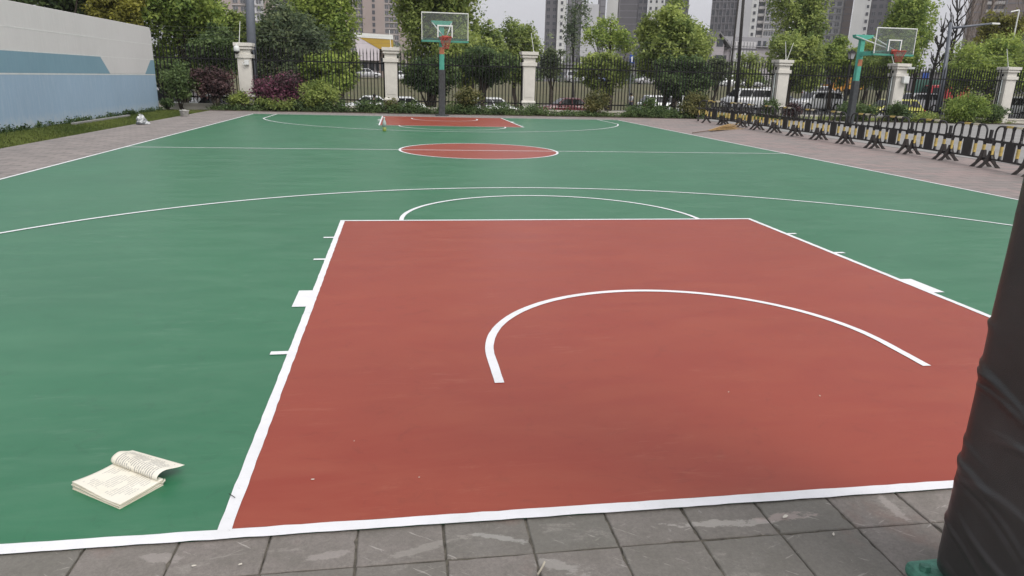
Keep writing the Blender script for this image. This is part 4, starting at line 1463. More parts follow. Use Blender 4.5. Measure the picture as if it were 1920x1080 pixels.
T('mid green tree behind the mural wall, left of the yellow-green crown', 110, 38, -190, 60, 40, 185, L_DARK, 17400, 0.115, 12, tb=0.65)
T('yellow-green tree rising over the right end of the mural wall', 220, 38, -40, 80, 168, 275, L_YELG, 15950, 0.098, 13, tb=0.6)
T('large bright green tree between the mural wall and the steel mast', 345, 40, -170, 168, 245, 450, L_BRIGHT, 34800, 0.107, 14, tb=0.45, trunk_r=0.2)
T('dark green small tree behind the fence just right of the mural wall', 310, 36, 110, 175, 285, 350, L_DARK, 4350, 0.082, 15, tb=0.5)
T('dark drooping tree behind the fence just right of the steel mast', 540, 41, -5, 175, 470, 618, L_GREY, 20300, 0.098, 16, tb=0.25, k=36)
T('light green tree in front of the tan towers, over the dark drooping one', 592, 46, -140, 150, 520, 668, L_BRIGHT, 24650, 0.115, 17, tb=0.5, k=36)
T('low bright green tree behind the fence, left of the yellow soffit', 600, 40, 92, 180, 560, 660, L_BRIGHT, 11600, 0.090, 18, tb=0.6)
T('big dense green tree right behind the far hoop', 822, 43, -200, 165, 728, 925, L_MID, 37700, 0.115, 19, tb=0.55, k=44, trunk_r=0.22, base_u=806)
T('dark low tree behind the fence under the far backboard', 800, 38, 100, 178, 752, 862, L_DARK, 11600, 0.082, 20, tb=0.25, trunk_r=0.14, base_u=802)
T('dark low tree behind the fence between far hoop and third pillar', 905, 39, 85, 162, 840, 975, L_DARK, 13050, 0.090, 21, tb=0.25)
T('rounded green tree above the third pillar, against the sky', 965, 58, 36, 160, 925, 1015, L_MID, 11600, 0.123, 22, tb=0.5)
T('mid green tree filling the gap right of the far backboard', 905, 52, 30, 150, 865, 950, L_MID, 9425, 0.123, 23, tb=0.45)
T('wispy dark tree in front of the white window strip', 1078, 66, -60, 110, 1052, 1105, L_GREY, 2175, 0.107, 24, tb=0.2, bark=M_DARKBARK, trunk_r=0.10, clus=8, spread=0.2, hollow=0.2)
T('thin see-through tree with pale green tufts before the grey towers', 1150, 50, 5, 135, 1095, 1192, L_BRIGHT, 3770, 0.107, 25, tb=0.5, lsize=(0.22, 0.36), k=14, clus=16, spread=0.10, trunk_r=0.12)
T('low green tree behind the fence below the thin see-through tree', 1130, 46, 98, 172, 1082, 1182, L_MID, 7540, 0.107, 26, tb=0.55, base_u=1143)
T('big round green tree right of the blue street sign', 1265, 43, 4, 150, 1192, 1332, L_MID, 29000, 0.115, 27, tb=0.6, trunk_r=0.2, base_u=1268)
T('dark low tree behind the fence under the big round tree', 1262, 39, 100, 190, 1208, 1330, L_DARK, 13050, 0.090, 28, tb=0.3, base_u=1231)
T('small green tree before the gabled building', 1403, 75, 96, 165, 1375, 1435, L_MID, 4060, 0.123, 29, tb=0.5)
T('tall leafy tree between two towers, above the fourth pillar', 1488, 56, -90, 110, 1448, 1560, L_MID, 13050, 0.131, 30, tb=0.45, k=36, base_u=1480)
T('wide green tree behind the fourth pillar', 1480, 50, 60, 175, 1432, 1542, L_MID, 13050, 0.115, 31, tb=0.5)
T('bright green tree left of the lantern', 1560, 60, 66, 160, 1530, 1606, L_BRIGHT, 8700, 0.123, 32, tb=0.45)
T('bright green tree behind the right hoop post', 1622, 58, 66, 160, 1592, 1668, L_BRIGHT, 8700, 0.123, 33, tb=0.5)
T('green tree behind the right glass backboard', 1690, 50, -30, 165, 1655, 1740, L_BRIGHT, 13775, 0.115, 34, tb=0.45, k=36)
T('thin pale-tufted tree just right of the right backboard', 1722, 54, -20, 130, 1700, 1752, L_BRIGHT, 2610, 0.115, 35, tb=0.6, lsize=(0.22, 0.34), trunk_r=0.1)
T('wide bright green tree right of the leaning mast', 1850, 46, 62, 185, 1785, 1925, L_BRIGHT, 17400, 0.107, 36, tb=0.6, k=36)
T('tall yellow-green tree before the brown tower, right side', 1870, 52, 8, 120, 1840, 1905, L_YELG, 9425, 0.115, 37, tb=0.45)
T('green tree cut by the right edge of the photo', 1925, 48, 70, 175, 1885, 2000, L_MID, 8700, 0.107, 38, tb=0.5)
T('dark green tree behind the dark red shrub, left of the first pillar', 405, 37, 40, 150, 360, 448, L_DARK, 10875, 0.090, 51, tb=0.55)
T('green tree behind the first pillar and its camera', 455, 42, 10, 160, 425, 500, L_MID, 11600, 0.098, 52, tb=0.35)
T('mid green tree behind the fence, right of the lantern', 1650, 54, 95, 170, 1610, 1700, L_MID, 9425, 0.107, 53, tb=0.4)
T('green tree behind the sixth pillar', 1790, 60, 90, 180, 1765, 1830, L_MID, 7250, 0.115, 54, tb=0.45)
T('light green tree filling the gap left of the tan tower with bays', 470, 50, 30, 165, 440, 520, L_MID, 9000, 0.13, 55, tb=0.5)
T('green tree behind the fence, left of the small gatehouse', 640, 60, 60, 165, 610, 672, L_MID, 5000, 0.14, 56, tb=0.4)
T('green tree between the big central tree and the rounded one', 880, 48, 60, 165, 840, 930, L_MID, 9000, 0.12, 57, tb=0.45)
T('dim green tree behind the far fence, right of the third pillar', 1035, 70, 92, 150, 1008, 1060, L_GREY, 3500, 0.14, 58, tb=0.5)
T('green tree behind the fence right of the big round tree', 1340, 66, 100, 158, 1318, 1368, L_GREY, 4000, 0.14, 59, tb=0.5)
# more of the row, seen from the side
T('green tree beyond the mural wall far left', -60, 40, -200, 60, -160, 20, L_MID, 7250, 0.123, 39)

# bare trees
def bare(lab, u, Y, vtop, seed, h0=None, spread=0.5, r0=0.13, nb=16):
    rg = random.Random(seed)
    b = px(u, 160, Y)
    top = px(u, vtop, Y)
    zb = gz(b[0], Y)
    H = top[2] - zb
    r = empty('bare_tree', (b[0], Y, zb), 0, lab, 'tree', 'bare leafless trees at right')
    tm, cm = MB(), MB()
    tm.tube([(0, 0, -0.1), (wob(rg, .1), 0, H * 0.4), (wob(rg, .25), 0, H * 0.75), (wob(rg, .3), 0, H)], [r0, r0 * 0.8, r0 * 0.45, r0 * 0.12], 7)
    for k in range(nb):
        z = H * rg.uniform(0.35, 0.92)
        a = rg.uniform(0, 6.28)
        L = H * rg.uniform(0.10, 0.26) * spread * 2 * (1.2 - z / H * 0.7)
        p0 = Vector((0, 0, z))
        p1 = p0 + Vector((math.cos(a) * L * 0.45, math.sin(a) * L * 0.45, L * 0.5))
        p2 = p1 + Vector((math.cos(a + .4) * L * 0.25, math.sin(a + .4) * L * 0.25, L * 0.8))
        cm.tube([p0, p1, p2], [r0 * 0.42, r0 * 0.3, r0 * 0.12], 5)
        for q in range(3):
            aa = a + rg.uniform(-1.2, 1.2)
            s = p1.lerp(p2, rg.uniform(0, 0.8))
            cm.tube([s, s + Vector((math.cos(aa) * L * 0.22, math.sin(aa) * L * 0.22, L * 0.35))], [r0 * 0.2, r0 * 0.07], 4)
    tm.build('trunk', M_DARKBARK, r, True)
    cm.build('branches', M_DARKBARK, r)
bare('bare dark tree just left of the sky gap at right', 1746, 52, 22, 1, spread=0.35, r0=0.16)
bare('bare dark twisted tree in the middle of the sky gap', 1770, 50, -10, 2, spread=0.5, r0=0.15, nb=22)
M_TANBARK = mat('tan_bark', (0.20, 0.165, 0.14), 0.9, 0.3, 14)
def poplar(lab, u, Y, vtop, seed):
    rg = random.Random(seed)
    b, top = px(u, 160, Y), px(u, vtop, Y)
    zb = gz(b[0], Y)
    H = top[2] - zb
    r = empty('bare_tree', (b[0], Y, zb), 0, lab, 'tree', 'bare tan trees before the brown tower')
    MB().tube([(0, 0, -0.1), (0, 0, H * 0.6), (0, 0, H)], [0.22, 0.14, 0.03], 7).build('trunk', M_TANBARK, r, True)
    cm = MB()
    for k in range(46):
        z = H * rg.uniform(0.3, 0.9)
        a = rg.uniform(0, 6.28)
        L = H * rg.uniform(0.12, 0.3)
        w_ = rg.uniform(0.06, 0.16) * L * 2
        cm.tube([(0, 0, z), (math.cos(a) * w_, math.sin(a) * w_, z + L * 0.45), (math.cos(a) * w_ * 1.5, math.sin(a) * w_ * 1.5, z + L)], [0.05, 0.035, 0.012], 4)
    cm.build('branches', M_TANBARK, r)
for i, (u, vt, lab) in enumerate(((1797, -120, 'bare tan tree just right of the sky gap'), (1814, -150, 'second bare tan tree from the sky gap'), (1832, -140, 'bare tan tree left of the tall yellow-green tree'), (1893, -130, 'bare tan tree behind the tall yellow-green tree'))):
    poplar(lab, u, 84, vt, 60 + i)

# ------------------------------------------------------------------ shrubs in the planting bed
GS = 'shrubs in the planting bed'
def shrub(name, lab, u0, u1, v0, v1, Y, mt, n, size, seed, tb=0.5, tv=0.35, k=10, stems=True, depth=0.8, hollow=0.2, lsize=(0.20, 0.48)):
    a, b = px(u0, (v0 + v1) / 2, Y), px(u1, (v0 + v1) / 2, Y)
    cx = (a[0] + b[0]) / 2
    tp, bt = px((u0 + u1) / 2, v0, Y), px((u0 + u1) / 2, v1, Y)
    rx = (b[0] - a[0]) / 2
    z0, z1 = max(bt[2], 0.05), tp[2]
    r = empty(name, (cx, Y, 0), 0, lab, 'shrub', GS)
    rz = (z1 - z0) / 2
    lob = crown_lobes((0, 0, (z0 + z1) / 2), (rx, min(rx, 0.75) * depth, rz), seed, k * 2, lsize)
    link('foliage', leaf_mesh('foliage', lob, n, size, mt, seed, clus=8, spread=0.22, tb=tb, tv=tv, hollow=hollow), r)
    mb = MB()
    rg = random.Random(seed)
    for q in range(6):
        e = lob[q % len(lob)]
        mb.tube([(rg.uniform(-.08, .08), rg.uniform(-.08, .08), -0.05), (e[0] * 0.5, e[1] * 0.5, e[2] * 0.6), (e[0], e[1], e[2])], [0.025, 0.018, 0.008], 5)
    mb.build('stems', M_BARK, r, True)
    return r
shrub('young_tree', 'leaning green shrub-tree at the end of the blue wall', 296, 378, 116, 188, 30.9, L_DARK, 3600, 0.06, 71, tb=0.55, hollow=0.2)
shrub('dark_shrub', 'small dark shrub at the foot of the blue wall end', 300, 330, 186, 210, 30.6, L_DARK, 900, 0.05, 72, tb=0.3)
shrub('red_leaf_shrub', 'dark red-leaved shrub between blue wall and first pillar', 352, 452, 122, 184, 30.8, L_REDL, 4200, 0.055, 73, tb=0.4, hollow=0.2)
shrub('green_shrub', 'small green shrub at the foot of the first pillar', 424, 470, 172, 208, 30.7, L_MID, 1500, 0.05, 74)
shrub('purple_shrub', 'purple-leaved shrub right of the first pillar', 470, 572, 127, 202, 30.75, L_PURP, 6500, 0.055, 75, tb=0.42, tv=0.6, k=14)
shrub('green_shrub', 'green shrub right of the purple shrub', 560, 640, 150, 206, 30.7, L_MID, 4500, 0.055, 76, tb=0.45, k=12)
shrub('green_shrub', 'low green shrub in front of the purple shrub', 480, 560, 180, 210, 30.45, L_MID, 2200, 0.05, 77, tb=0.4)
shrub('rose_shrub', 'small reddish green shrub at the foot of the second pillar', 718, 748, 184, 210, 30.75, L_OLIVE, 900, 0.045, 78)
shrub('round_shrub', 'round grey-green shrub right of the far hoop post', 850, 908, 163, 206, 30.8, L_OLIVE, 2800, 0.05, 79, tb=0.3, k=10)
shrub('round_shrub', 'round reddish brown shrub behind the court, right of the third pillar', 1092, 1146, 170, 213, 30.8, L_OLIVE, 2800, 0.05, 80, tb=0.5, k=10)
shrub('dark_shrub', 'dark leafy shrub by the fence left of the red-footed trolley', 1198, 1245, 186, 220, 30.8, L_DARK, 1500, 0.05, 81, tb=0.5)
shrub('round_shrub', 'round olive shrub at the far end of the barriers', 1274, 1330, 172, 222, 30.6, L_OLIVE, 3400, 0.05, 82, tb=0.45, k=11)
shrub('dark_shrub', 'dark green shrub left of the fourth pillar, behind barriers', 1428, 1462, 186, 222, 30.8, L_DARK, 1300, 0.05, 83, tb=0.6)
shrub('red_leaf_shrub', 'dark red shrub in front of the fourth pillar', 1462, 1502, 192, 226, 30.8, L_REDL, 1600, 0.05, 84, tb=0.35)
shrub('dark_shrub', 'dark shrub around the foot of the right hoop post', 1572, 1640, 190, 238, 30.4, L_DARK, 2600, 0.055, 85, tb=0.5)
shrub('dark_shrub', 'dark shrub at the foot of the pillar with the box', 1660, 1708, 192, 232, 30.6, L_DARK, 2200, 0.055, 86, tb=0.45)
shrub('bright_shrub', 'large bright green shrub left of the sixth pillar', 1762, 1866, 172, 232, 30.4, L_BRIGHT, 8500, 0.055, 87, tb=0.45, k=16)
shrub('dark_shrub', 'dark green shrub hugging the foot of the sixth pillar', 1838, 1886, 194, 236, 30.7, L_DARK, 2200, 0.05, 88, tb=0.5)
shrub('green_shrub', 'low pale green shrub between box pillar and bright shrub', 1706, 1766, 212, 232, 30.6, L_MID, 1500, 0.05, 89, tb=0.5)
# low ground cover, all along the bed
rg = random.Random(44)
lb = []
x = -9.5
while x < 13.0:
    gap = 3.9 < x - 2.6 < 4.6 and False
    hh = rg.uniform(0.14, 0.32)
    if 5.4 < x < 8.6: hh *= 0.45
    if x < -8: hh *= 0.5
    lb.append((x, rg.uniform(30.35, 30.6), hh * 0.6, rg.uniform(0.25, 0.42), 0.24, hh))
    if rg.random() < 0.8:
        lb.append((x + 0.2, rg.uniform(30.8, 31.1), hh * 0.9, 0.3, 0.25, hh * 1.15))
    x += rg.uniform(0.22, 0.4)
o = link('ground_cover', leaf_mesh('ground_cover', lb, 34000, 0.045, L_DARK, 90, clus=8, tb=0.5, tv=0.45, hollow=0.3))
tag(o, 'low dark green ground cover along the fence bed', 'ground cover', kind='stuff')
lb = []
x = 13
while x < 29.5:
    lb.append((x, rg.uniform(30.7, 31.1), 0.06, 0.4, 0.22, rg.uniform(0.05, 0.12)))
    x += 0.5
o = link('ground_cover', leaf_mesh('ground_cover', lb, 7000, 0.045, L_MID, 91, clus=8, tb=0.35, hollow=0.3))
tag(o, 'low green ground cover by the concrete road', 'ground cover', kind='stuff')

# ------------------------------------------------------------------ vehicles
def loft_body(mb, secs):
    """secs: list of (x, [(y, z), ...]) rings of equal length, half profiles mirrored"""
    n = len(secs[0][1])
    vs = []
    for x, ring in secs:
        for y, z in ring: vs.append((x, y, z))
    fs = []
    for i in range(len(secs) - 1):
        for k in range(n):
            k2 = (k + 1) % n
            fs.append((i * n + k, i * n + k2, (i + 1) * n + k2, (i + 1) * n + k))
    fs.append(tuple(range(n)))
    fs.append(tuple((len(secs) - 1) * n + k for k in range(n))[::-1])
    mb.add(vs, fs)
def paint(name, c, r=0.28):
    m = mat(name, c, r, 0.06, 2, spec=0.5)
    m.node_tree.nodes['Principled BSDF'].inputs['Coat Weight'].default_value = 0.5
    return m
P_WHITE = paint('white_car_paint', (0.72, 0.73, 0.74))
P_RED = paint('dark_red_car_paint', (0.16, 0.02, 0.025))
P_SILV = paint('silver_car_paint', (0.42, 0.42, 0.44))
P_YEL = paint('yellow_green_car_paint', (0.45, 0.43, 0.06))
P_GREY = paint('grey_car_paint', (0.12, 0.13, 0.15))
P_BRED = paint('red_truck_paint', (0.42, 0.035, 0.04))
P_ORNG = paint('orange_truck_paint', (0.55, 0.25, 0.03))
P_BLUE = paint('blue_car_paint', (0.05, 0.10, 0.30))
def vehicle(kind, name, cat, lab, x, y, ang, pm_, group=None):
    L, W, hb, hr, fw, fr, ra, rb = {   # length, width, belt, roof; windscreen foot, roof front, roof rear, rear-window foot (fractions of L from the nose)
        'sedan': (4.6, 1.8, 0.92, 1.45, 0.27, 0.42, 0.70, 0.86), 'suv': (4.7, 1.88, 1.08, 1.72, 0.24, 0.37, 0.90, 0.97),
        'hatch': (4.2, 1.78, 0.98, 1.54, 0.22, 0.38, 0.86, 0.96), 'van': (4.9, 1.9, 1.15, 1.95, 0.12, 0.25, 0.95, 0.99)}[kind]
    r = empty(name, (x, y, terrain(x, y) + 0.02), ang, lab, cat, group)
    h = W / 2
    def ring(hw, z0, z1, tuck=0.06):
        return [(-hw + tuck, z0), (-hw, z0 + 0.15), (-hw, (z0 + z1) / 2), (-hw + 0.03, z1 - 0.05), (-hw + 0.12, z1), (hw - 0.12, z1), (hw - 0.03, z1 - 0.05), (hw, (z0 + z1) / 2), (hw, z0 + 0.15), (hw - tuck, z0)]
    X = lambda f: L / 2 - f * L          # nose at +X
    mb = MB()
    hood = hb - 0.10 if kind != 'van' else hb
    secs = [(X(0), ring(h * 0.80, 0.30, hood - 0.28)), (X(0.02), ring(h * 0.90, 0.24, hood - 0.12)), (X(0.08), ring(h * 0.98, 0.22, hood - 0.04)), (X(fw), ring(h, 0.22, hb)),
            (X(0.5), ring(h, 0.22, hb + 0.01)), (X(rb - 0.02), ring(h, 0.22, hb + 0.02)), (X(0.97), ring(h * 0.96, 0.25, hb - (0.02 if kind != 'sedan' else 0.06))), (X(1.0), ring(h * 0.86, 0.32, hb - 0.12))]
    loft_body(mb, secs)
    mb.build('body', pm_, r, True, 0)
    # greenhouse: pillars and roof as the shell, glass set 6 mm proud
    hw0, hw1 = h - 0.07, h - 0.24
    zb2 = hb - 0.02
    roof = MB()
    pts = [(X(fw), hw0, zb2), (X(fr), hw1, hr - 0.03), (X(ra), hw1, hr - 0.03), (X(rb), hw0, zb2)]
    vs = [(a, b, c_) for a, b, c_ in pts] + [(a, -b, c_) for a, b, c_ in pts] + [(X((fr + ra) / 2), 0.0, hr + 0.02)]
    # crown of the roof
    vs = [(a, b, c_) for a, b, c_ in pts] + [(a, -b, c_) for a, b, c_ in pts]
    roof.add(vs, [(0, 1, 2, 3), (4, 7, 6, 5), (0, 4, 5, 1), (2, 6, 7, 3), (0, 3, 7, 4), (1, 5, 6, 2)])
    roof.build('cabin', pm_, r, False, 0.05)
    MB().taper((X(fr) + X(ra)) / 2, 0, hr - 0.035, hr + 0.01, (X(fr) - X(ra)) / 2, hw1, (X(fr) - X(ra)) / 2 - 0.12, hw1 - 0.12).build('roof', pm_, r, False, 0.02)
    def on_side(f, t, s, off=0.008):
        # point on the side glass plane: f along, t 0 belt ..1 roof
        a0 = X(fw) + (X(fr) - X(fw)) * t
        a1 = X(rb) + (X(ra) - X(rb)) * t
        yy = hw0 + (hw1 - hw0) * t + off
        return (a0 + (a1 - a0) * f, s * yy, zb2 + (hr - 0.03 - zb2) * t)
    for s in (-1, 1):
        splits = [(0.06, 0.46), (0.49, 0.93)] if kind in ('sedan',) else [(0.06, 0.38), (0.41, 0.70), (0.73, 0.95)]
        for f0, f1 in splits:
            m_ = MB()
            q = [on_side(f0, 0.12, s), on_side(f1, 0.12, s), on_side(f1, 0.88, s), on_side(f0, 0.88, s)]
            q2 = [(a, b - s * 0.012, c_) for a, b, c_ in q]
            m_.add(q + q2, [(0, 1, 2, 3), (7, 6, 5, 4), (0, 4, 5, 1), (1, 5, 6, 2), (2, 6, 7, 3), (3, 7, 4, 0)])
            m_.build('side_window', M_CGLASS, r)
    for nm, fa, fb in (('windscreen', fw, fr), ('rear_window', rb, ra)):
        q = []
        sg = 1 if nm == 'windscreen' else -1
        for t, sgn in ((0.1, -1), (0.1, 1), (0.9, 1), (0.9, -1)):
            q.append((X(fa) + (X(fb) - X(fa)) * t + sg * 0.012, sgn * ((hw0 + (hw1 - hw0) * t) - 0.08), zb2 + (hr - 0.03 - zb2) * t + 0.006))
        q2 = [(a - sg * 0.02, b, c_ - 0.01) for a, b, c_ in q]
        m_ = MB()
        m_.add(q + q2, [(0, 1, 2, 3), (7, 6, 5, 4), (0, 4, 5, 1), (1, 5, 6, 2), (2, 6, 7, 3), (3, 7, 4, 0)])
        m_.build(nm, M_CGLASS, r)
    wr = 0.33 if kind == 'sedan' else 0.36
    for fx in (0.19, 0.80):
        for s in (-1, 1):
            ys_ = s * (h - 0.10)
            wh = MB().tube([(X(fx), ys_ - 0.11, wr), (X(fx), ys_ + 0.115, wr)], wr, 18).build('wheel', M_TYRE, r)
            MB().tube([(X(fx), ys_ + s * 0.10, wr), (X(fx), ys_ + s * 0.122, wr)], wr * 0.62, 14).build('rim', M_RIMW, wh)
    for s in (-1, 1):
        MB().box(X(0.055), X(0.012), s * h * 0.80 - 0.15, s * h * 0.80 + 0.10, hood - 0.30, hood - 0.17).build('headlight', M_LAMPG, r, False, 0.02)
        MB().box(X(0.998) - 0.01, X(0.965), s * h * 0.80 - 0.12, s * h * 0.80 + 0.12, hb - 0.28, hb - 0.12).build('tail_light', M_LAMPR, r, False, 0.02)
        MB().box(X(fw + 0.06) - 0.09, X(fw + 0.06) + 0.09, s * (h + 0.09) - 0.08, s * (h + 0.09) + 0.05, hb - 0.02, hb + 0.13).build('mirror', pm_, r, False, 0.03)
    return r
def V(kind, cat, lab, u, Y, ang, p, group='cars parked on the street beyond the fence', name=None):
    x = px(u, 190, Y)[0]
    return vehicle(kind, name or {'sedan': 'sedan_car', 'suv': 'off_road_car', 'hatch': 'hatchback_car', 'van': 'minivan'}[kind], cat, lab, x, Y, math.radians(ang), p, group)
V('sedan', 'car', 'white saloon car seen between second pillar and far hoop post', 765, 57, 2, P_WHITE)
V('hatch', 'car', 'white hatchback left of the third pillar', 925, 52, 4, P_WHITE)
V('sedan', 'car', 'dark red saloon car right of the third pillar', 1062, 54, 185, P_RED)
V('hatch', 'car', 'white car behind the dark shrub, left of the olive shrub', 1245, 56, 2, P_WHITE)
V('van', 'minivan', 'white minivan left of the fourth pillar', 1402, 64, 184, P_WHITE)
V('suv', 'car', 'white off-roader right of the fourth pillar', 1532, 61, 182, P_WHITE)
V('sedan', 'car', 'white car just left of the fourth pillar, farther back', 1442, 84, 8, P_WHITE)
V('suv', 'car', 'silver car behind the roof of the white off-roader', 1540, 86, 0, P_SILV)
V('suv', 'car', 'silver car right of the pillar with the box', 1715, 62, 180, P_SILV)
V('hatch', 'car', 'low yellow-green car behind the barriers, left of the box pillar', 1672, 45, 178, P_YEL)
V('suv', 'car', 'white car beyond the sixth pillar at the right edge', 1922, 46, 80, P_WHITE)
V('suv', 'car', 'white car behind the red-leaved shrub near the first pillar', 405, 43, 184, P_WHITE)
V('van', 'minivan', 'white minivan by the end of the blue wall', 318, 46, 2, P_WHITE)
V('sedan', 'car', 'white car mostly hidden below the person by the second pillar', 690, 58, 181, P_WHITE)
V('sedan', 'car', 'grey car behind the fence left of the white off-roader', 1462, 70, 0, P_GREY)
G2 = 'distant cars parked beyond the field'
V('sedan', 'car', 'distant pale car at the field edge above the fence, left of second pillar', 690, 120, 2, P_SILV, G2)
V('sedan', 'car', 'distant white car at the field edge right of the second pillar', 760, 112, 0, P_WHITE, G2)
V('van', 'minivan', 'distant pale minivan at the field edge above the dark red car', 1082, 125, 3, P_SILV, G2)
V('suv', 'car', 'distant blue car at the field edge beside the pale minivan', 1108, 128, 0, P_BLUE, G2)
V('suv', 'car', 'distant pale car at the field edge left of the big round tree', 1212, 125, 180, P_SILV, G2)
V('van', 'minivan', 'distant white minivan at the field edge below the gabled building', 1368, 128, 180, P_WHITE, G2)
V('sedan', 'car', 'distant silver car at the field edge right of the white minivan', 1402, 126, 0, P_SILV, G2)
V('hatch', 'car', 'distant grey car at the field edge behind the second pillar fence panel', 655, 124, 0, P_GREY, G2)
# trucks
def truck(lab, u, Y, ang, p, L=5.5, H=2.9, name='truck'):
    x = px(u, 180, Y)[0]
    r = empty(name, (x, Y, terrain(x, Y) + 0.02), math.radians(ang), lab, 'truck')
    MB().box(-L / 2, L / 2 - 2.0, -1.15, 1.15, 0.9, H).build('cargo_box', p, r, False, 0.04)
    MB().prism([(L / 2 - 1.9, 0.55), (L / 2, 0.55), (L / 2, 1.5), (L / 2 - 0.35, 2.4), (L / 2 - 1.9, 2.5)], 'y', -1.1, 1.1).build('cab', p, r, False, 0.05)
    MB().prism([(L / 2 + 0.01, 1.5), (L / 2 + 0.03, 1.5), (L / 2 - 0.27, 2.3), (L / 2 - 0.30, 2.3)], 'y', -0.95, 0.95).build('windscreen', M_CGLASS, r)
    for s in (-1, 1):
        MB().box(L / 2 - 1.5, L / 2 - 0.5, s * 1.105 - 0.01, s * 1.105 + 0.01, 1.45, 2.15).build('side_window', M_CGLASS, r)
    MB().box(-L / 2, L / 2 - 0.4, -0.5, 0.5, 0.55, 0.85).build('chassis', M_FOOT, r)
    for fx in (-L / 2 + 1.0, L / 2 - 1.0):
        for s in (-1, 1):
            wh = MB().tube([(fx, s * 1.0 - 0.14, 0.5), (fx, s * 1.0 + 0.14, 0.5)], 0.5, 18).build('wheel', M_TYRE, r)
            MB().tube([(fx, s * 1.0 + s * 0.13, 0.5), (fx, s * 1.0 + s * 0.15, 0.5)], 0.28, 12).build('rim', M_RIMW, wh)
    return r
truck('red truck beyond the fence, below the leaning mast', 1770, 78, 165, P_BRED, 4.6, 2.7)
truck('orange-yellow truck behind the lantern post', 1578, 98, 185, P_ORNG, 5.2, 2.6)
# green hoarding
q0, q1 = px(1712, 160, 80), px(1760, 160, 80)
r = empty('green_hoarding', (q0[0], 80, terrain(q0[0], 80)), 0, 'dark green hoarding left of the red truck', 'hoarding')
MB().box(0, q1[0] - q0[0], -0.03, 0.03, 0, 3.0).build('sheet', mat('dark_green_sheet', (0.03, 0.10, 0.075), 0.6, 0.2, 0.8), r)
for k in range(4):
    MB().box(k * (q1[0] - q0[0]) / 3 - 0.05, k * (q1[0] - q0[0]) / 3 + 0.05, 0.03, 0.12, 0, 3.1).build('post', M_GREYSTEEL, r)

# ------------------------------------------------------------------ masts, lamps, signs
def mast(name, lab, cat, u0, v0, u1, v1, Y, r0, r1, mt=M_GREYSTEEL):
    a, b = px(u0, v0, Y), px(u1, v1, Y)
    zb = terrain(a[0], Y)
    k = (zb - a[2]) / (b[2] - a[2])
    x0 = a[0] + (b[0] - a[0]) * k
    r = empty(name, (x0, Y, zb), 0, lab, cat)
    MB().tube([(0, 0, 0), (b[0] - x0, 0, b[2] - zb)], [r0, r1], 14).build('pole', mt, r, True)
    MB().lathe([(r0 * 1.9, -0.02), (r0 * 1.9, 0.06), (r0 * 1.1, 0.09)], 14).build('base_plate', mt, r, True)
    return r, (x0, zb)
mast('steel_mast', 'thick blue-grey steel mast rising behind the first pillar', 'mast', 473, 120, 462, -160, 33.2, 0.23, 0.16)
rr_, (x0, zb) = mast('street_lamp', 'grey steel lamp mast with a long side arm, right of the right hoop', 'street lamp', 1762, 205, 1783, 42, 44, 0.17, 0.11)
a, b = px(1783, 53, 44), px(1860, 44, 44)
MB().tube([(a[0] - x0, 0, a[2] - zb), (b[0] - x0, 0, b[2] - zb)], [0.09, 0.06], 8).build('arm', M_GREYSTEEL, rr_, True)
MB().box(b[0] - x0 - 0.05, b[0] - x0 + 0.55, -0.1, 0.1, b[2] - zb - 0.06, b[2] - zb + 0.05).build('lamp_head', M_WHITEM, rr_, False, 0.02)
mast('steel_mast', 'thin grey steel pole left of the leaning lamp mast', 'mast', 1757, 205, 1776, 100, 43, 0.07, 0.06)
mast('utility_pole', 'tall thin dark pole in front of the finned tower', 'pole', 1384, 130, 1397, -40, 60, 0.16, 0.12, M_DARKBARK)
mast('utility_pole', 'thin dark pole left of the tall one, beside the gable', 'pole', 1370, 130, 1389, -40, 72, 0.12, 0.08, M_DARKBARK)
mast('steel_mast', 'slim pale pole before the big central tree', 'mast', 1000, 205, 1000, 205 - 1, 33, 0.03, 0.03) if False else None
# goal-like frame at the far right
a, b, c3 = px(1903, 21, 50), px(1911, 19, 50), px(1901, 70, 50)
r = empty('sign_gantry', (c3[0], 50, terrain(c3[0], 50)), 0, 'thin white angled frame at the top right edge', 'gantry')
zt = b[2] - terrain(c3[0], 50)
MB().tube([(0, 0, 0), (b[0] - c3[0], 0, zt)], 0.05, 8).build('post', M_WHITEM, r)
MB().tube([(b[0] - c3[0], 0, zt), (b[0] - c3[0] - 0.7, 0, zt - 0.15)], 0.05, 8).build('arm', M_WHITEM, r)
# lantern
Yl = 33.5
a, b = px(1590, 95, Yl), px(1583, 195, Yl)
zb = terrain(b[0], Yl)
r = empty('street_lantern', (b[0], Yl, zb), 0, 'black post with a four-sided lantern left of the right hoop', 'street lamp')
lz = a[2] - zb
MB().tube([(0, 0, 0), (0, 0, 0.5), (0, 0, lz - 0.42)], [0.085, 0.055, 0.04], 12).build('post', M_BLACKIRON, r, True)
MB().taper(0, 0, lz - 0.40, lz - 0.12, 0.085, 0.085, 0.14, 0.14).build('lantern_glass', mat('frosted_lantern_glass', (0.42, 0.42, 0.42), 0.3, 0.1, 6), r)
mb = MB().taper(0, 0, lz - 0.12, lz + 0.02, 0.19, 0.19, 0.05, 0.05).taper(0, 0, lz + 0.02, lz + 0.08, 0.03, 0.03, 0.01, 0.01).box(-0.10, 0.10, -0.10, 0.10, lz - 0.43, lz - 0.40)
for sx in (-1, 1):
    for sy in (-1, 1):
        mb.tube([(sx * 0.088, sy * 0.088, lz - 0.41), (sx * 0.145, sy * 0.145, lz - 0.12)], 0.012, 5)
mb.build('lantern_cap', M_BLACKIRON, r)
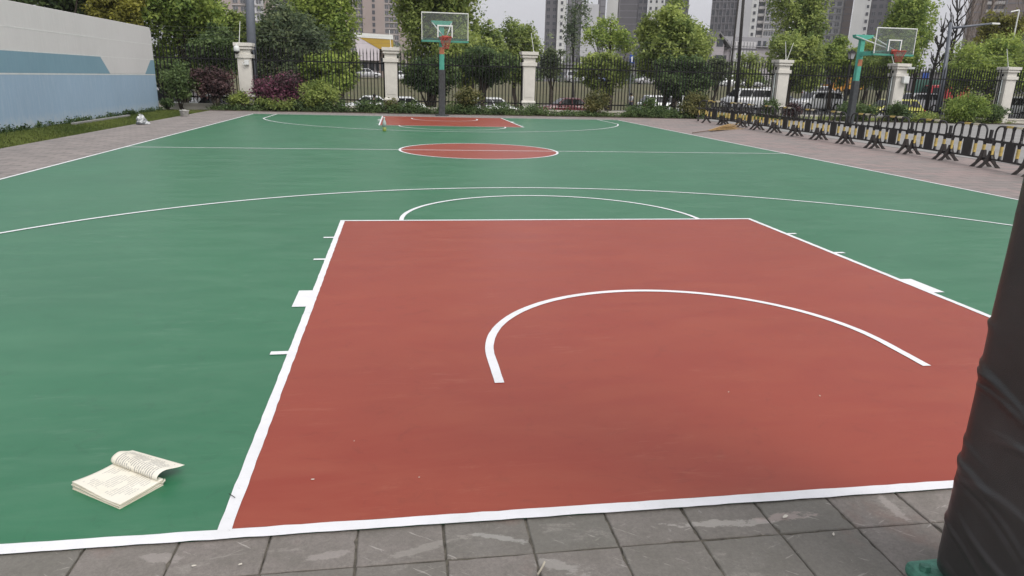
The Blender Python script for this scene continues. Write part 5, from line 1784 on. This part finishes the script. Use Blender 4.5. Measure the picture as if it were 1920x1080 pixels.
# blue signs
M_SBLUE = mat('blue_sign_sheet', (0.02, 0.07, 0.33), 0.5, 0.1, 2)
def sign(lab, u, v, Y, w_, h_, arrow=True):
    c_ = px(u, v, Y)
    zb = terrain(c_[0], Y)
    r = empty('road_sign', (c_[0], Y, zb), 0, lab, 'sign', 'blue street signs')
    z = c_[2] - zb
    MB().tube([(0, 0.06, 0), (0, 0.06, z + h_ / 2)], 0.05, 8).build('post', M_GREYSTEEL, r, True)
    MB().box(-w_ / 2, w_ / 2, -0.02, 0.02, z - h_ / 2, z + h_ / 2).build('board', M_SBLUE, r, False, 0.01)
    if arrow:
        MB().prism([(-0.05, z - h_ * 0.3), (0.05, z - h_ * 0.3), (0.05, z + h_ * 0.1), (0.14, z + h_ * 0.1), (0, z + h_ * 0.35), (-0.14, z + h_ * 0.1), (-0.05, z + h_ * 0.1)], 'y', -0.026, -0.021).build('arrow', M_WHITEM, r)
sign('small upright blue sign left of the big round tree', 1185, 111, 62, 0.45, 0.75)
sign('blue rectangular sign above the green hoarding', 1735, 142, 74, 0.85, 0.6, False)

# trolley near the far end of the barriers
q = gp(1282, 221)
r = empty('hand_trolley', (q[0], q[1], 0), math.radians(-8), 'small pale hand trolley with red frame at the bed edge', 'trolley')
MB().box(-0.30, 0.55, -0.12, 0.12, 0.06, 0.09).build('deck', M_WHITEM, r, False, 0.01)
MB().tube([(-0.18, 0, 0.08), (-0.12, 0, 1.0)], 0.018, 8).tube([(-0.12, -0.2, 1.0), (-0.12, 0.2, 1.0)], 0.018, 8).build('handle', M_WHITEM, r, True)
MB().tube([(0.16, 0.05, 0.09), (0.24, 0.05, 0.36), (0.36, 0.05, 0.20), (0.36, 0.05, 0.09)], 0.02, 8).build('red_frame', M_RED_M, r, True)
for x_, wr_ in ((-0.40, 0.10), (0.42, 0.05)):
    for y_ in (-0.13, 0.13):
        MB().tube([(x_, y_ - 0.02, wr_), (x_, y_ + 0.02, wr_)], wr_, 14).build('wheel', M_TYRE, r)
MB().box(-0.42, -0.3, -0.12, 0.12, 0.08, 0.11).build('axle_bracket', M_FOOT, r)

# ------------------------------------------------------------------ two people beyond the fence
def person(lab, u, Y, face, shirt, trousers, seated=False):
    x = px(u, 190, Y)[0]
    zb = terrain(x, Y) + 0.02
    r = empty('person', (x, Y, zb), face, lab, 'person')
    import bmesh
    J = {'pel': (0, 0, 0.95), 'wst': (0, 0, 1.10), 'chs': (0, 0.01, 1.30), 'nk': (0, 0, 1.46), 'hd': (0.0, 0.02, 1.55), 'top': (0, 0.02, 1.66),
         'shl': (0.17, 0, 1.40), 'ell': (0.23, 0.03, 1.12), 'wrl': (0.21, 0.14, 0.90), 'hl': (0.20, 0.17, 0.82),
         'shr': (-0.17, 0, 1.40), 'elr': (-0.23, -0.03, 1.12), 'wrr': (-0.22, 0.06, 0.88), 'hr': (-0.21, 0.08, 0.80),
         'hpl': (0.09, 0, 0.90), 'knl': (0.10, 0.12, 0.50), 'anl': (0.10, 0.10, 0.09), 'tl': (0.11, 0.24, 0.04),
         'hpr': (-0.09, 0, 0.90), 'knr': (-0.10, -0.04, 0.50), 'anr': (-0.10, -0.24, 0.10), 'tr': (-0.10, -0.12, 0.03)}
    R = {'pel': .14, 'wst': .125, 'chs': .155, 'nk': .055, 'hd': .095, 'top': .07, 'shl': .07, 'ell': .042, 'wrl': .03, 'hl': .035, 'shr': .07, 'elr': .042, 'wrr': .03, 'hr': .035,
         'hpl': .10, 'knl': .065, 'anl': .042, 'tl': .035, 'hpr': .10, 'knr': .065, 'anr': .042, 'tr': .035}
    E_ = [('pel', 'wst'), ('wst', 'chs'), ('chs', 'nk'), ('nk', 'hd'), ('hd', 'top'), ('chs', 'shl'), ('shl', 'ell'), ('ell', 'wrl'), ('wrl', 'hl'), ('chs', 'shr'), ('shr', 'elr'), ('elr', 'wrr'), ('wrr', 'hr'),
          ('pel', 'hpl'), ('hpl', 'knl'), ('knl', 'anl'), ('anl', 'tl'), ('pel', 'hpr'), ('hpr', 'knr'), ('knr', 'anr'), ('anr', 'tr')]
    keys = list(J)
    def skin(name, ks, grow, mt, root):
        me = bpy.data.meshes.new(name)
        kk = [k for k in keys if k in ks]
        me.from_pydata([J[k] for k in kk], [(kk.index(a_), kk.index(b_)) for a_, b_ in E_ if a_ in kk and b_ in kk], [])
        o = link(name, me, r)
        s = o.modifiers.new('skin', 'SKIN')
        for i, k in enumerate(kk):
            me.skin_vertices[0].data[i].radius = (R[k] * grow, R[k] * grow * (0.72 if k in ('pel', 'wst', 'chs') else 1))
            me.skin_vertices[0].data[i].use_root = (k == root)
        sb = o.modifiers.new('sub', 'SUBSURF')
        sb.levels = 1
        sb.render_levels = 2
        me.materials.append(mt)
        return o
    skin_m = mat('skin', (0.42, 0.25, 0.17), 0.6, 0.05, 6)
    skin('body', keys, 1.0, skin_m, 'pel')
    skin('shirt', ['wst', 'chs', 'shl', 'ell', 'shr', 'elr', 'pel'], 1.14, shirt, 'pel')
    skin('trousers', ['pel', 'hpl', 'knl', 'anl', 'hpr', 'knr', 'anr'], 1.13, trousers, 'pel')
    hm = MB()
    hm.lathe([(0.09, 1.52), (0.115, 1.60), (0.105, 1.69), (0.06, 1.735), (0.01, 1.745)], 14, (0, -0.015, 0))
    hm.build('hair', mat('black_hair', (0.012, 0.011, 0.010), 0.6, 0.2, 20), r, True)
    return r
person('person in a pink top with dark hair, walking left of the second pillar', 702, 52, math.radians(80), mat('pink_shirt', (0.52, 0.36, 0.34), 0.8, 0.1, 6), mat('pale_trousers', (0.45, 0.40, 0.38), 0.8, 0.1, 6))
person('person in a white top with dark hair, walking below the blue sign', 1183, 58, math.radians(-70), mat('white_shirt', (0.60, 0.62, 0.62), 0.8, 0.1, 6), mat('dark_trousers', (0.06, 0.06, 0.08), 0.8, 0.1, 6))

# ------------------------------------------------------------------ buildings
FACE = {}
def bpaint(name, c): return mat(name, c, 0.85, 0.08, 0.05, detail=6)
B_DARK = bpaint('dark_grey_cladding', (0.115, 0.11, 0.12))
B_DARK2 = bpaint('mid_grey_cladding', (0.19, 0.185, 0.20))
B_LIGHT = bpaint('light_grey_render', (0.50, 0.50, 0.52))
B_WHITE = bpaint('white_render', (0.62, 0.62, 0.61))
B_TAN = bpaint('pinkish_tan_render', (0.36, 0.295, 0.27))
B_BROWN = bpaint('brown_cladding', (0.22, 0.175, 0.155))
B_SLAB = bpaint('pale_balcony_slab', (0.44, 0.42, 0.41))
B_WIN = mat('dark_window_glass', (0.035, 0.04, 0.048), 0.2, 0.3, 0.3)
B_WIN2 = mat('greyish_window_glass', (0.10, 0.105, 0.115), 0.25, 0.3, 0.3)
UNIT = {}
def unit_mesh(key, builder):
    if key not in UNIT: UNIT[key] = builder()
    return UNIT[key]
def tower(lab, Y, segs, H=100.0, storey=3.0, depth=16, vis=34):
    """segs: (u0, u1, kind, forward offset); widths measured in the photo at the tower's own distance"""
    xs = [px(s[0], 80, Y)[0] for s in segs] + [px(s[1], 80, Y)[0] for s in segs]
    xc = (min(xs) + max(xs)) / 2
    zb = 1.2
    th_ = math.atan2(xc - CAMP[0], Y - CAMP[1])
    ct = math.cos(th_)
    r = empty('apartment_tower', (xc, Y, zb), -th_, lab, 'building', 'apartment towers on the skyline')
    ns = int(H / storey)
    nv = int(vis / storey)
    total = [0]
    for (u0, u1, kind, fo, *rest) in segs:
        hh = H - (rest[0] if rest else 0)
        x0, x1 = (px(u0, 80, Y)[0] - xc) * ct, (px(u1, 80, Y)[0] - xc) * ct
        wd = x1 - x0
        y0 = -fo
        wallm = {'white': B_WHITE, 'light': B_LIGHT, 'dark': B_DARK, 'mid': B_DARK2, 'tan': B_TAN, 'brown': B_BROWN, 'balcony': B_DARK2, 'tanbalc': B_BROWN, 'bay': B_LIGHT, 'fins': B_DARK, 'whitewin': B_WHITE, 'slot': B_TAN, 'darkwin': B_DARK, 'midwin': B_DARK2, 'tanwin': B_TAN}[kind]
        MB().box(x0, x1, y0, depth, 0, hh).build('wall', wallm, r)
        n = int(hh / storey)
        n0 = min(n, nv)
        if kind in ('balcony', 'tanbalc'):
            mb = MB()
            for k in range(n):
                z = k * storey
                mb.box(x0 + 0.1, x1 - 0.1, y0 - 1.3, y0 - 0.002, z + 0.0, z + 0.22)
                mb.box(x0 + 0.1, x1 - 0.1, y0 - 1.35, y0 - 1.27, z + 0.22, z + 1.15)
            bme = MB().box(x0 + 0.1, x1 - 0.1, y0 - 1.3, y0 - 0.002, 0, 0.22).box(x0 + 0.1, x1 - 0.1, y0 - 1.35, y0 - 1.27, 0.22, 1.15).mesh('balcony', B_SLAB)
            for k in range(n0): link('balcony', bme, r, 0, (0, 0, k * storey))
            total[0] += n0
            mb2 = MB()
            for k in range(n0, n):
                z = k * storey
                mb2.box(x0 + 0.1, x1 - 0.1, y0 - 1.3, y0 - 0.002, z + 0.0, z + 0.22)
                mb2.box(x0 + 0.1, x1 - 0.1, y0 - 1.35, y0 - 1.27, z + 0.22, z + 1.15)
            mb2.build('upper_balconies', B_SLAB, r)["kind"] = 'stuff'
            gme = MB().box(x0 + 0.5, x1 - 0.5, y0 - 0.06, y0 - 0.003, 0.4, 2.5).mesh('glazing', B_WIN)
            for k in range(n0): link('balcony_window', gme, r, 0, (0, 0, k * storey))
            mb2 = MB()
            for k in range(n0, n): mb2.box(x0 + 0.5, x1 - 0.5, y0 - 0.06, y0 - 0.003, k * storey + 0.4, k * storey + 2.5)
            mb2.build('upper_glazing', B_WIN, r)["kind"] = 'stuff'
        elif kind == 'fins':
            mb = MB()
            nf = max(3, int(wd / 1.4))
            for k in range(nf + 1):
                x = x0 + wd * k / nf
                mb.box(x - 0.12, x + 0.12, y0 - 0.5, y0 - 0.003, 0, hh)
            mb.build('fins', B_DARK2, r)
            mb = MB()
            for k in range(n): mb.box(x0, x1, y0 - 0.25, y0 - 0.004, k * storey, k * storey + 0.35)
            mb.build('floor_bands', B_DARK2, r)
            mb = MB()
            gme = MB().box(0.2, wd / nf - 0.2, y0 - 0.08, y0 - 0.005, 0.6, 2.4).mesh('window', B_WIN)
            for k in range(n):
                for q in range(nf):
                    if (q + k) % 2 == 0:
                        if k < n0 and total[0] < 60:
                            link('window', gme, r, 0, (x0 + wd * q / nf, 0, k * storey))
                            total[0] += 1
                        else: mb.box(x0 + wd * q / nf + 0.2, x0 + wd * (q + 1) / nf - 0.2, y0 - 0.08, y0 - 0.005, k * storey + 0.6, k * storey + 2.4)
            mb.build('upper_windows', B_WIN, r)["kind"] = 'stuff'
        else:
            cols = {'white': [], 'light': [], 'dark': [], 'mid': [], 'tan': [], 'brown': [], 'whitewin': None, 'slot': [0.5], 'bay': None, 'darkwin': None, 'midwin': None, 'tanwin': None}[kind]
            if cols is None:
                pitch = 2.6 if kind in ('bay', 'darkwin', 'midwin', 'tanwin') else 2.8
                nc = max(1, int(round(wd / pitch)))
                cols = [(k + 0.5) / nc for k in range(nc)]
            ww = {'slot': 1.3, 'bay': 1.9, 'darkwin': 1.5, 'midwin': 1.5, 'whitewin': 0.9, 'tanwin': 1.9}.get(kind, 1.2)
            wh = {'slot': 1.8, 'bay': 1.75, 'darkwin': 1.5, 'midwin': 1.5, 'whitewin': 1.2, 'tanwin': 1.8}.get(kind, 1.3)
            if cols:
                gm = B_WIN2 if kind in ('bay', 'tanwin') else B_WIN
                key = (kind, round(ww, 2), round(wh, 2))
                me = unit_mesh(key, lambda: MB().box(-ww / 2, ww / 2, -0.10, 0.02, 0, wh).mesh('window', gm))
                fm = unit_mesh(('frame', ww, wh), lambda: MB().box(-ww / 2 - 0.08, -ww / 2, -0.16, 0, -0.08, wh + 0.08).box(ww / 2, ww / 2 + 0.08, -0.16, 0, -0.08, wh + 0.08).box(-ww / 2, ww / 2, -0.16, 0, wh, wh + 0.08).box(-ww / 2, ww / 2, -0.16, 0, -0.08, 0).box(-0.04, 0.04, -0.16, -0.1, 0, wh).mesh('window_frame', B_WHITE if kind == 'bay' else B_SLAB if kind == 'tanwin' else B_DARK2))
                rest_mb = MB()
                for k in range(n):
                    for cf in cols:
                        x = x0 + wd * cf
                        z = k * storey + 0.8
                        vk = k * storey < vis and total[0] < 96
                        if vk:
                            o = link('window', me, r, 0, (x, y0, z))
                            f = link('frame', fm, o)
                            total[0] += 1
                        else:
                            rest_mb.box(x - ww / 2, x + ww / 2, y0 - 0.10, y0 - 0.003, z, z + wh)
                if rest_mb.v:
                    rest_mb.build('upper_windows', gm, r)["kind"] = 'stuff'
            if kind in ('bay', 'tanwin'):
                mb = MB()
                for k in range(n): mb.box(x0 - 0.05, x1 + 0.05, y0 - 0.5, y0 - 0.003, k * storey, k * storey + 0.32)
                mb.build('floor_bands', B_SLAB if kind != 'tanwin' else B_SLAB, r)
                mb = MB().box(x0 - 0.25, x0 + 0.15, y0 - 0.55, y0 - 0.002, 0, hh).box(x1 - 0.15, x1 + 0.25, y0 - 0.55, y0 - 0.002, 0, hh)
                mb.build('edge_piers', B_SLAB, r)
            if kind in ('dark', 'mid', 'brown'):
                mb = MB()
                for k in range(n): mb.box(x0 + 0.2, x1 - 0.2, y0 - 0.10, y0 - 0.003, k * storey + 0.1, k * storey + 0.5)
                mb.box(x0 + 0.25, x0 + 0.7, y0 - 0.09, y0 - 0.003, 0, hh - 0.5)
                mb.build('floor_bands', B_DARK2 if kind != 'mid' else B_DARK, r)
    MB().box((min(xs) - xc) * ct + 0.5, (max(xs) - xc) * ct - 0.5, 1.0, depth - 1, H, H + 2.2).build('roof_parapet', B_DARK2, r)
    return r
tower('tan apartment tower with dark bays left of the light green tree', 330, [(405, 440, 'tan', 1.0), (440, 468, 'tanwin', 0.0), (468, 497, 'bay', 2.2), (499, 516, 'tan', 1.5), (516, 556, 'tanbalc', 0.0), (556, 575, 'tan', 1.2)], vis=40)
tower('pinkish tan tower with dark slot windows left of the far hoop', 400, [(640, 656, 'tan', 0.6), (656, 682, 'tanwin', 0.0), (682, 722, 'slot', 2.0), (722, 748, 'tanwin', 0.0), (748, 775, 'tan', 1.0)], vis=44)
tower('dark grey tower with a white window strip, right of the sky gap', 340, [(1020, 1043, 'darkwin', 0.0), (1043, 1059, 'whitewin', 1.6), (1061, 1088, 'mid', 0.4), (1088, 1119, 'light', 2.0, 66.0), (1119, 1131, 'mid', 0.0)], vis=36)
tower('grey tower with two white strips behind the thin see-through tree', 350, [(1133, 1154, 'white', 1.2), (1155, 1192, 'dark', 0.0), (1192, 1209, 'darkwin', 0.4), (1210, 1241, 'whitewin', 1.8), (1242, 1284, 'midwin', 0.0)], vis=36)
tower('dark finned tower with white flank above the gabled building', 320, [(1327, 1376, 'fins', 0.4), (1376, 1402, 'light', 1.6), (1402, 1414, 'whitewin', 1.65), (1415, 1427, 'balcony', 0.0), (1428, 1456, 'bay', 1.4), (1457, 1474, 'dark', 0.2)], vis=34)
tower('tower with white-framed bays behind the tall leafy tree', 330, [(1493, 1507, 'white', 1.0), (1507, 1516, 'whitewin', 1.1), (1517, 1531, 'balcony', 0.0), (1532, 1570, 'bay', 1.2), (1571, 1588, 'brown', 0.2)], vis=34)
tower('tower with broad white flank behind the right hoop post', 300, [(1589, 1612, 'white', 1.6), (1612, 1622, 'whitewin', 1.65), (1623, 1660, 'darkwin', 0.0), (1660, 1683, 'bay', 0.8), (1683, 1706, 'mid', 0.0)], vis=32)
tower('brown-grey tower at the top right behind the bare trees', 260, [(1800, 1835, 'brown', 0.6), (1835, 1870, 'tanbalc', 0.0), (1870, 1915, 'brown', 0.8), (1915, 1990, 'fins', 0.0)], vis=28)

# gabled building
def P3(u, v, Y): return px(u, v, Y)
Yg = 150
a, b = px(1331, 100, Yg), px(1462, 100, Yg)
zt, ze, zmid = px(1380, 65, Yg)[2], px(1380, 86, Yg)[2], px(1380, 92, Yg)[2]
zg = 1.2
r = empty('gabled_building', (a[0], Yg, zg), 0, 'pale lilac low building with grey pitched roof and a gable end', 'building')
Wg = b[0] - a[0]
M_LIL = mat('pale_lilac_render', (0.36, 0.33, 0.35), 0.85, 0.06, 0.3)
M_ROOFG = mat('grey_roof_tiles', (0.17, 0.165, 0.17), 0.8, 0.12, 2, stretch=(1, 1, 6))
MB().box(0, Wg, 0, 12, 0, ze - zg).build('wall', M_LIL, r)
MB().prism([(-0.6, ze - zg - 0.1), (6, zt - zg), (12.6, ze - zg - 0.1)], 'x', 2.2, Wg + 0.5).build('roof', M_ROOFG, r)
gw = px(1352, 100, Yg)[0] - a[0]
MB().prism([(-0.2, 0), (gw, 0), (gw, ze - zg), (gw * 0.42, zt - zg - 0.2), (-0.2, ze - zg - 0.6)], 'y', -1.2, 4).build('gable', M_LIL, r)
gp_ = [(-0.9, ze - zg - 0.9), (gw * 0.42, zt - zg + 0.1), (gw + 1.4, ze - zg - 0.6), (gw + 1.4, ze - zg - 0.25), (gw * 0.42, zt - zg + 0.5), (-0.9, ze - zg - 0.5)]
MB().prism(gp_, 'y', -1.8, 5).build('roof', M_ROOFG, r)
x0_, x1_ = px(1369, 100, Yg)[0] - a[0], px(1414, 100, Yg)[0] - a[0]
MB().box(x0_, x1_, -0.5, -0.003, px(1390, 113, Yg)[2] - zg - 2, px(1390, 78, Yg)[2] - zg).build('panel_wall', mat('white_panel', (0.50, 0.49, 0.50), 0.7, 0.05, 1), r)
mb = MB()
for k in range(1, 8):
    xk = x0_ + (x1_ - x0_) * k / 8
    mb.box(xk - 0.06, xk + 0.06, -0.56, -0.502, px(1390, 113, Yg)[2] - zg - 2, px(1390, 79, Yg)[2] - zg)
mb.build('panel_joints', B_DARK2, r)
zl = px(1390, 92, Yg)[2] - zg
MB().box(gw + 0.1, x1_ + 0.2, -0.62, -0.57, zl - 0.15, zl + 0.15).build('ledge', B_DARK, r)
for k, uu in enumerate((1341, 1347, 1360, 1422, 1432, 1444)):
    xk = px(uu, 95, Yg)[0] - a[0]
    yk = -1.2 if uu < 1352 else 0
    MB().box(xk - 0.35, xk + 0.35, yk - 0.06, yk - 0.003, zl + 0.3, zl + 1.8).build('window', B_WIN, r)
    MB().box(xk - 0.35, xk + 0.35, yk - 0.06, yk - 0.003, zl - 3.4, zl - 1.4).build('window', B_WIN, r)

# gatehouse with slanted white roof and yellow soffit
Yh = 135
a, b = px(668, 62, Yh), px(737, 66, Yh)
zg = terrain(a[0], Yh)
r = empty('gatehouse', (a[0], Yh, zg), 0, 'small white gatehouse with slanted slab roof and yellow soffit', 'building')
Wg = b[0] - a[0]
zt = a[2] - zg
M_YSOF = mat('yellow_soffit', (0.42, 0.27, 0.03), 0.7, 0.05, 1)
MB().add([], []) if False else None
q_ = 1.8
mb = MB()
mb.prism([(-0.25, zt), (Wg, zt - 0.2), (Wg, zt - 0.95), (-0.25, zt - 0.75)], 'y', -1.6, 7)
mb.build('roof', M_WHITEM, r)
MB().prism([(0.6, zt - 0.80), (Wg - 0.02, zt - 0.98), (Wg - 0.02, zt - 2.7), (Wg * 0.62, zt - 2.6)], 'y', -1.55, 6.9).build('soffit', M_YSOF, r)
MB().prism([(-0.20, zt - 0.77), (0.57, zt - 0.80), (Wg * 0.62, zt - 2.65), (Wg * 0.60, zt - 4.6), (0.25, zt - 4.6)], 'y', -1.5, 6.5).build('wall', mat('pinkish_white_render', (0.58, 0.53, 0.56), 0.8, 0.06, 1), r)
MB().box(0.5, Wg * 0.60, 0.5, 6.5, 0, zt - 4.61).build('wall', M_LIL, r)
MB().box(Wg * 0.60, Wg - 0.2, -0.2, 6.0, 0, zt - 2.75).build('wall', B_BROWN, r)
for kk in range(3):
    MB().box(0.9 + kk * 1.15, 1.7 + kk * 1.15, 0.42, 0.497, 1.2, 2.6).build('window', B_WIN, r)
    MB().box(0.9 + kk * 1.15, 1.7 + kk * 1.15, 0.40, 0.498, 3.3, 4.4).build('window', M_YSOF if kk == 1 else B_WHITE, r)
MB().box(Wg * 0.66, Wg * 0.9, -0.26, -0.203, 1.2, 3.4).build('window', B_WIN, r)
# low distant buildings closing the far side of the field
def lowblock(lab, u0, u1, v0, Y, wm, nwin=6):
    a, b = px(u0, v0, Y), px(u1, v0, Y)
    zg = 1.2
    r = empty('low_building', (a[0], Y, zg), 0, lab, 'building', 'low buildings beyond the field')
    W_, H_ = b[0] - a[0], a[2] - zg
    MB().box(0, W_, 0, 10, 0, H_).build('wall', wm, r)
    MB().box(-0.3, W_ + 0.3, -0.3, 10.3, H_, H_ + 0.4).build('roof', B_DARK2, r)
    for k in range(nwin):
        xk = W_ * (k + 0.5) / nwin
        for lv in range(max(1, int(H_ / 3.2))):
            MB().box(xk - 0.7, xk + 0.7, -0.06, -0.003, lv * 3.2 + 1.0, lv * 3.2 + 2.3).build('window', B_WIN, r)
lowblock('low dark grey building beyond the field, behind the bright low tree', 560, 690, 118, 170, B_DARK2, 9)
lowblock('low grey building beyond the field, behind the big central tree', 735, 1015, 124, 180, B_DARK2, 14)
lowblock('low blue-grey building beyond the field, below the dark grey tower', 1010, 1090, 120, 175, B_DARK2, 6)
lowblock('low grey building beyond the field, behind the big round tree', 1090, 1330, 128, 180, B_DARK2, 12)
lowblock('low grey building behind the fourth and fifth pillars', 1440, 1740, 136, 170, B_DARK2, 14)
lowblock('low lilac building behind the red truck', 1775, 1835, 138, 120, M_LIL, 4)
lowblock('low dark building at the right edge beyond the fence', 1835, 2060, 120, 130, B_DARK, 9)
lowblock('low grey building beyond the street, behind the purple shrub', 300, 560, 110, 150, B_DARK2, 9)
lb = []
rg = random.Random(78)
x = -60
while x < 125:
    hh = rg.uniform(0.8, 2.0)
    lb.append((x, rg.uniform(138, 148), 1.2 + hh * 0.6, rg.uniform(1.2, 2.6), 2.0, hh))
    x += rg.uniform(1.2, 5.5)
o = link('far_bushes', leaf_mesh('far_bushes', lb, 22000, 0.22, L_DARK, 93, clus=12, tb=0.5, hollow=0.3))
tag(o, 'dark band of bushes along the far edge of the field', 'bushes', kind='stuff')
# a far belt of trees under the towers
lb = []
rg = random.Random(77)
x = -170
while x < 330:
    hh = rg.uniform(4, 8)
    lb.append((x, rg.uniform(195, 225), 1 + hh * 0.5, rg.uniform(4, 8), 4, hh))
    x += rg.uniform(4, 9)
o = link('distant_wood', leaf_mesh('distant_wood', lb, 26000, 0.55, L_GREY, 92, clus=12, tb=0.5, hollow=0.5))
tag(o, 'distant belt of trees below the towers', 'wood', kind='stuff')
# ------------------------------------------------------------------ the air
hz = MB().box(-620, 700, -120, 1300, -3.5, 130).mesh('haze', bpy.data.materials.new('pale_air'))
mt = hz.materials[0]
mt.use_nodes = True
nt = mt.node_tree
nt.nodes.remove(nt.nodes['Principled BSDF'])
pv = N(nt, 'ShaderNodeVolumePrincipled')
pv.inputs['Color'].default_value = (0.88, 0.88, 0.92, 1)
pv.inputs['Density'].default_value = 0.00032
pv.inputs['Anisotropy'].default_value = 0.2
nt.links.new(pv.outputs[0], nt.nodes['Material Output'].inputs['Volume'])
o = link('haze', hz)
tag(o, 'thin pale haze filling the air over the whole place', 'haze', kind='stuff')
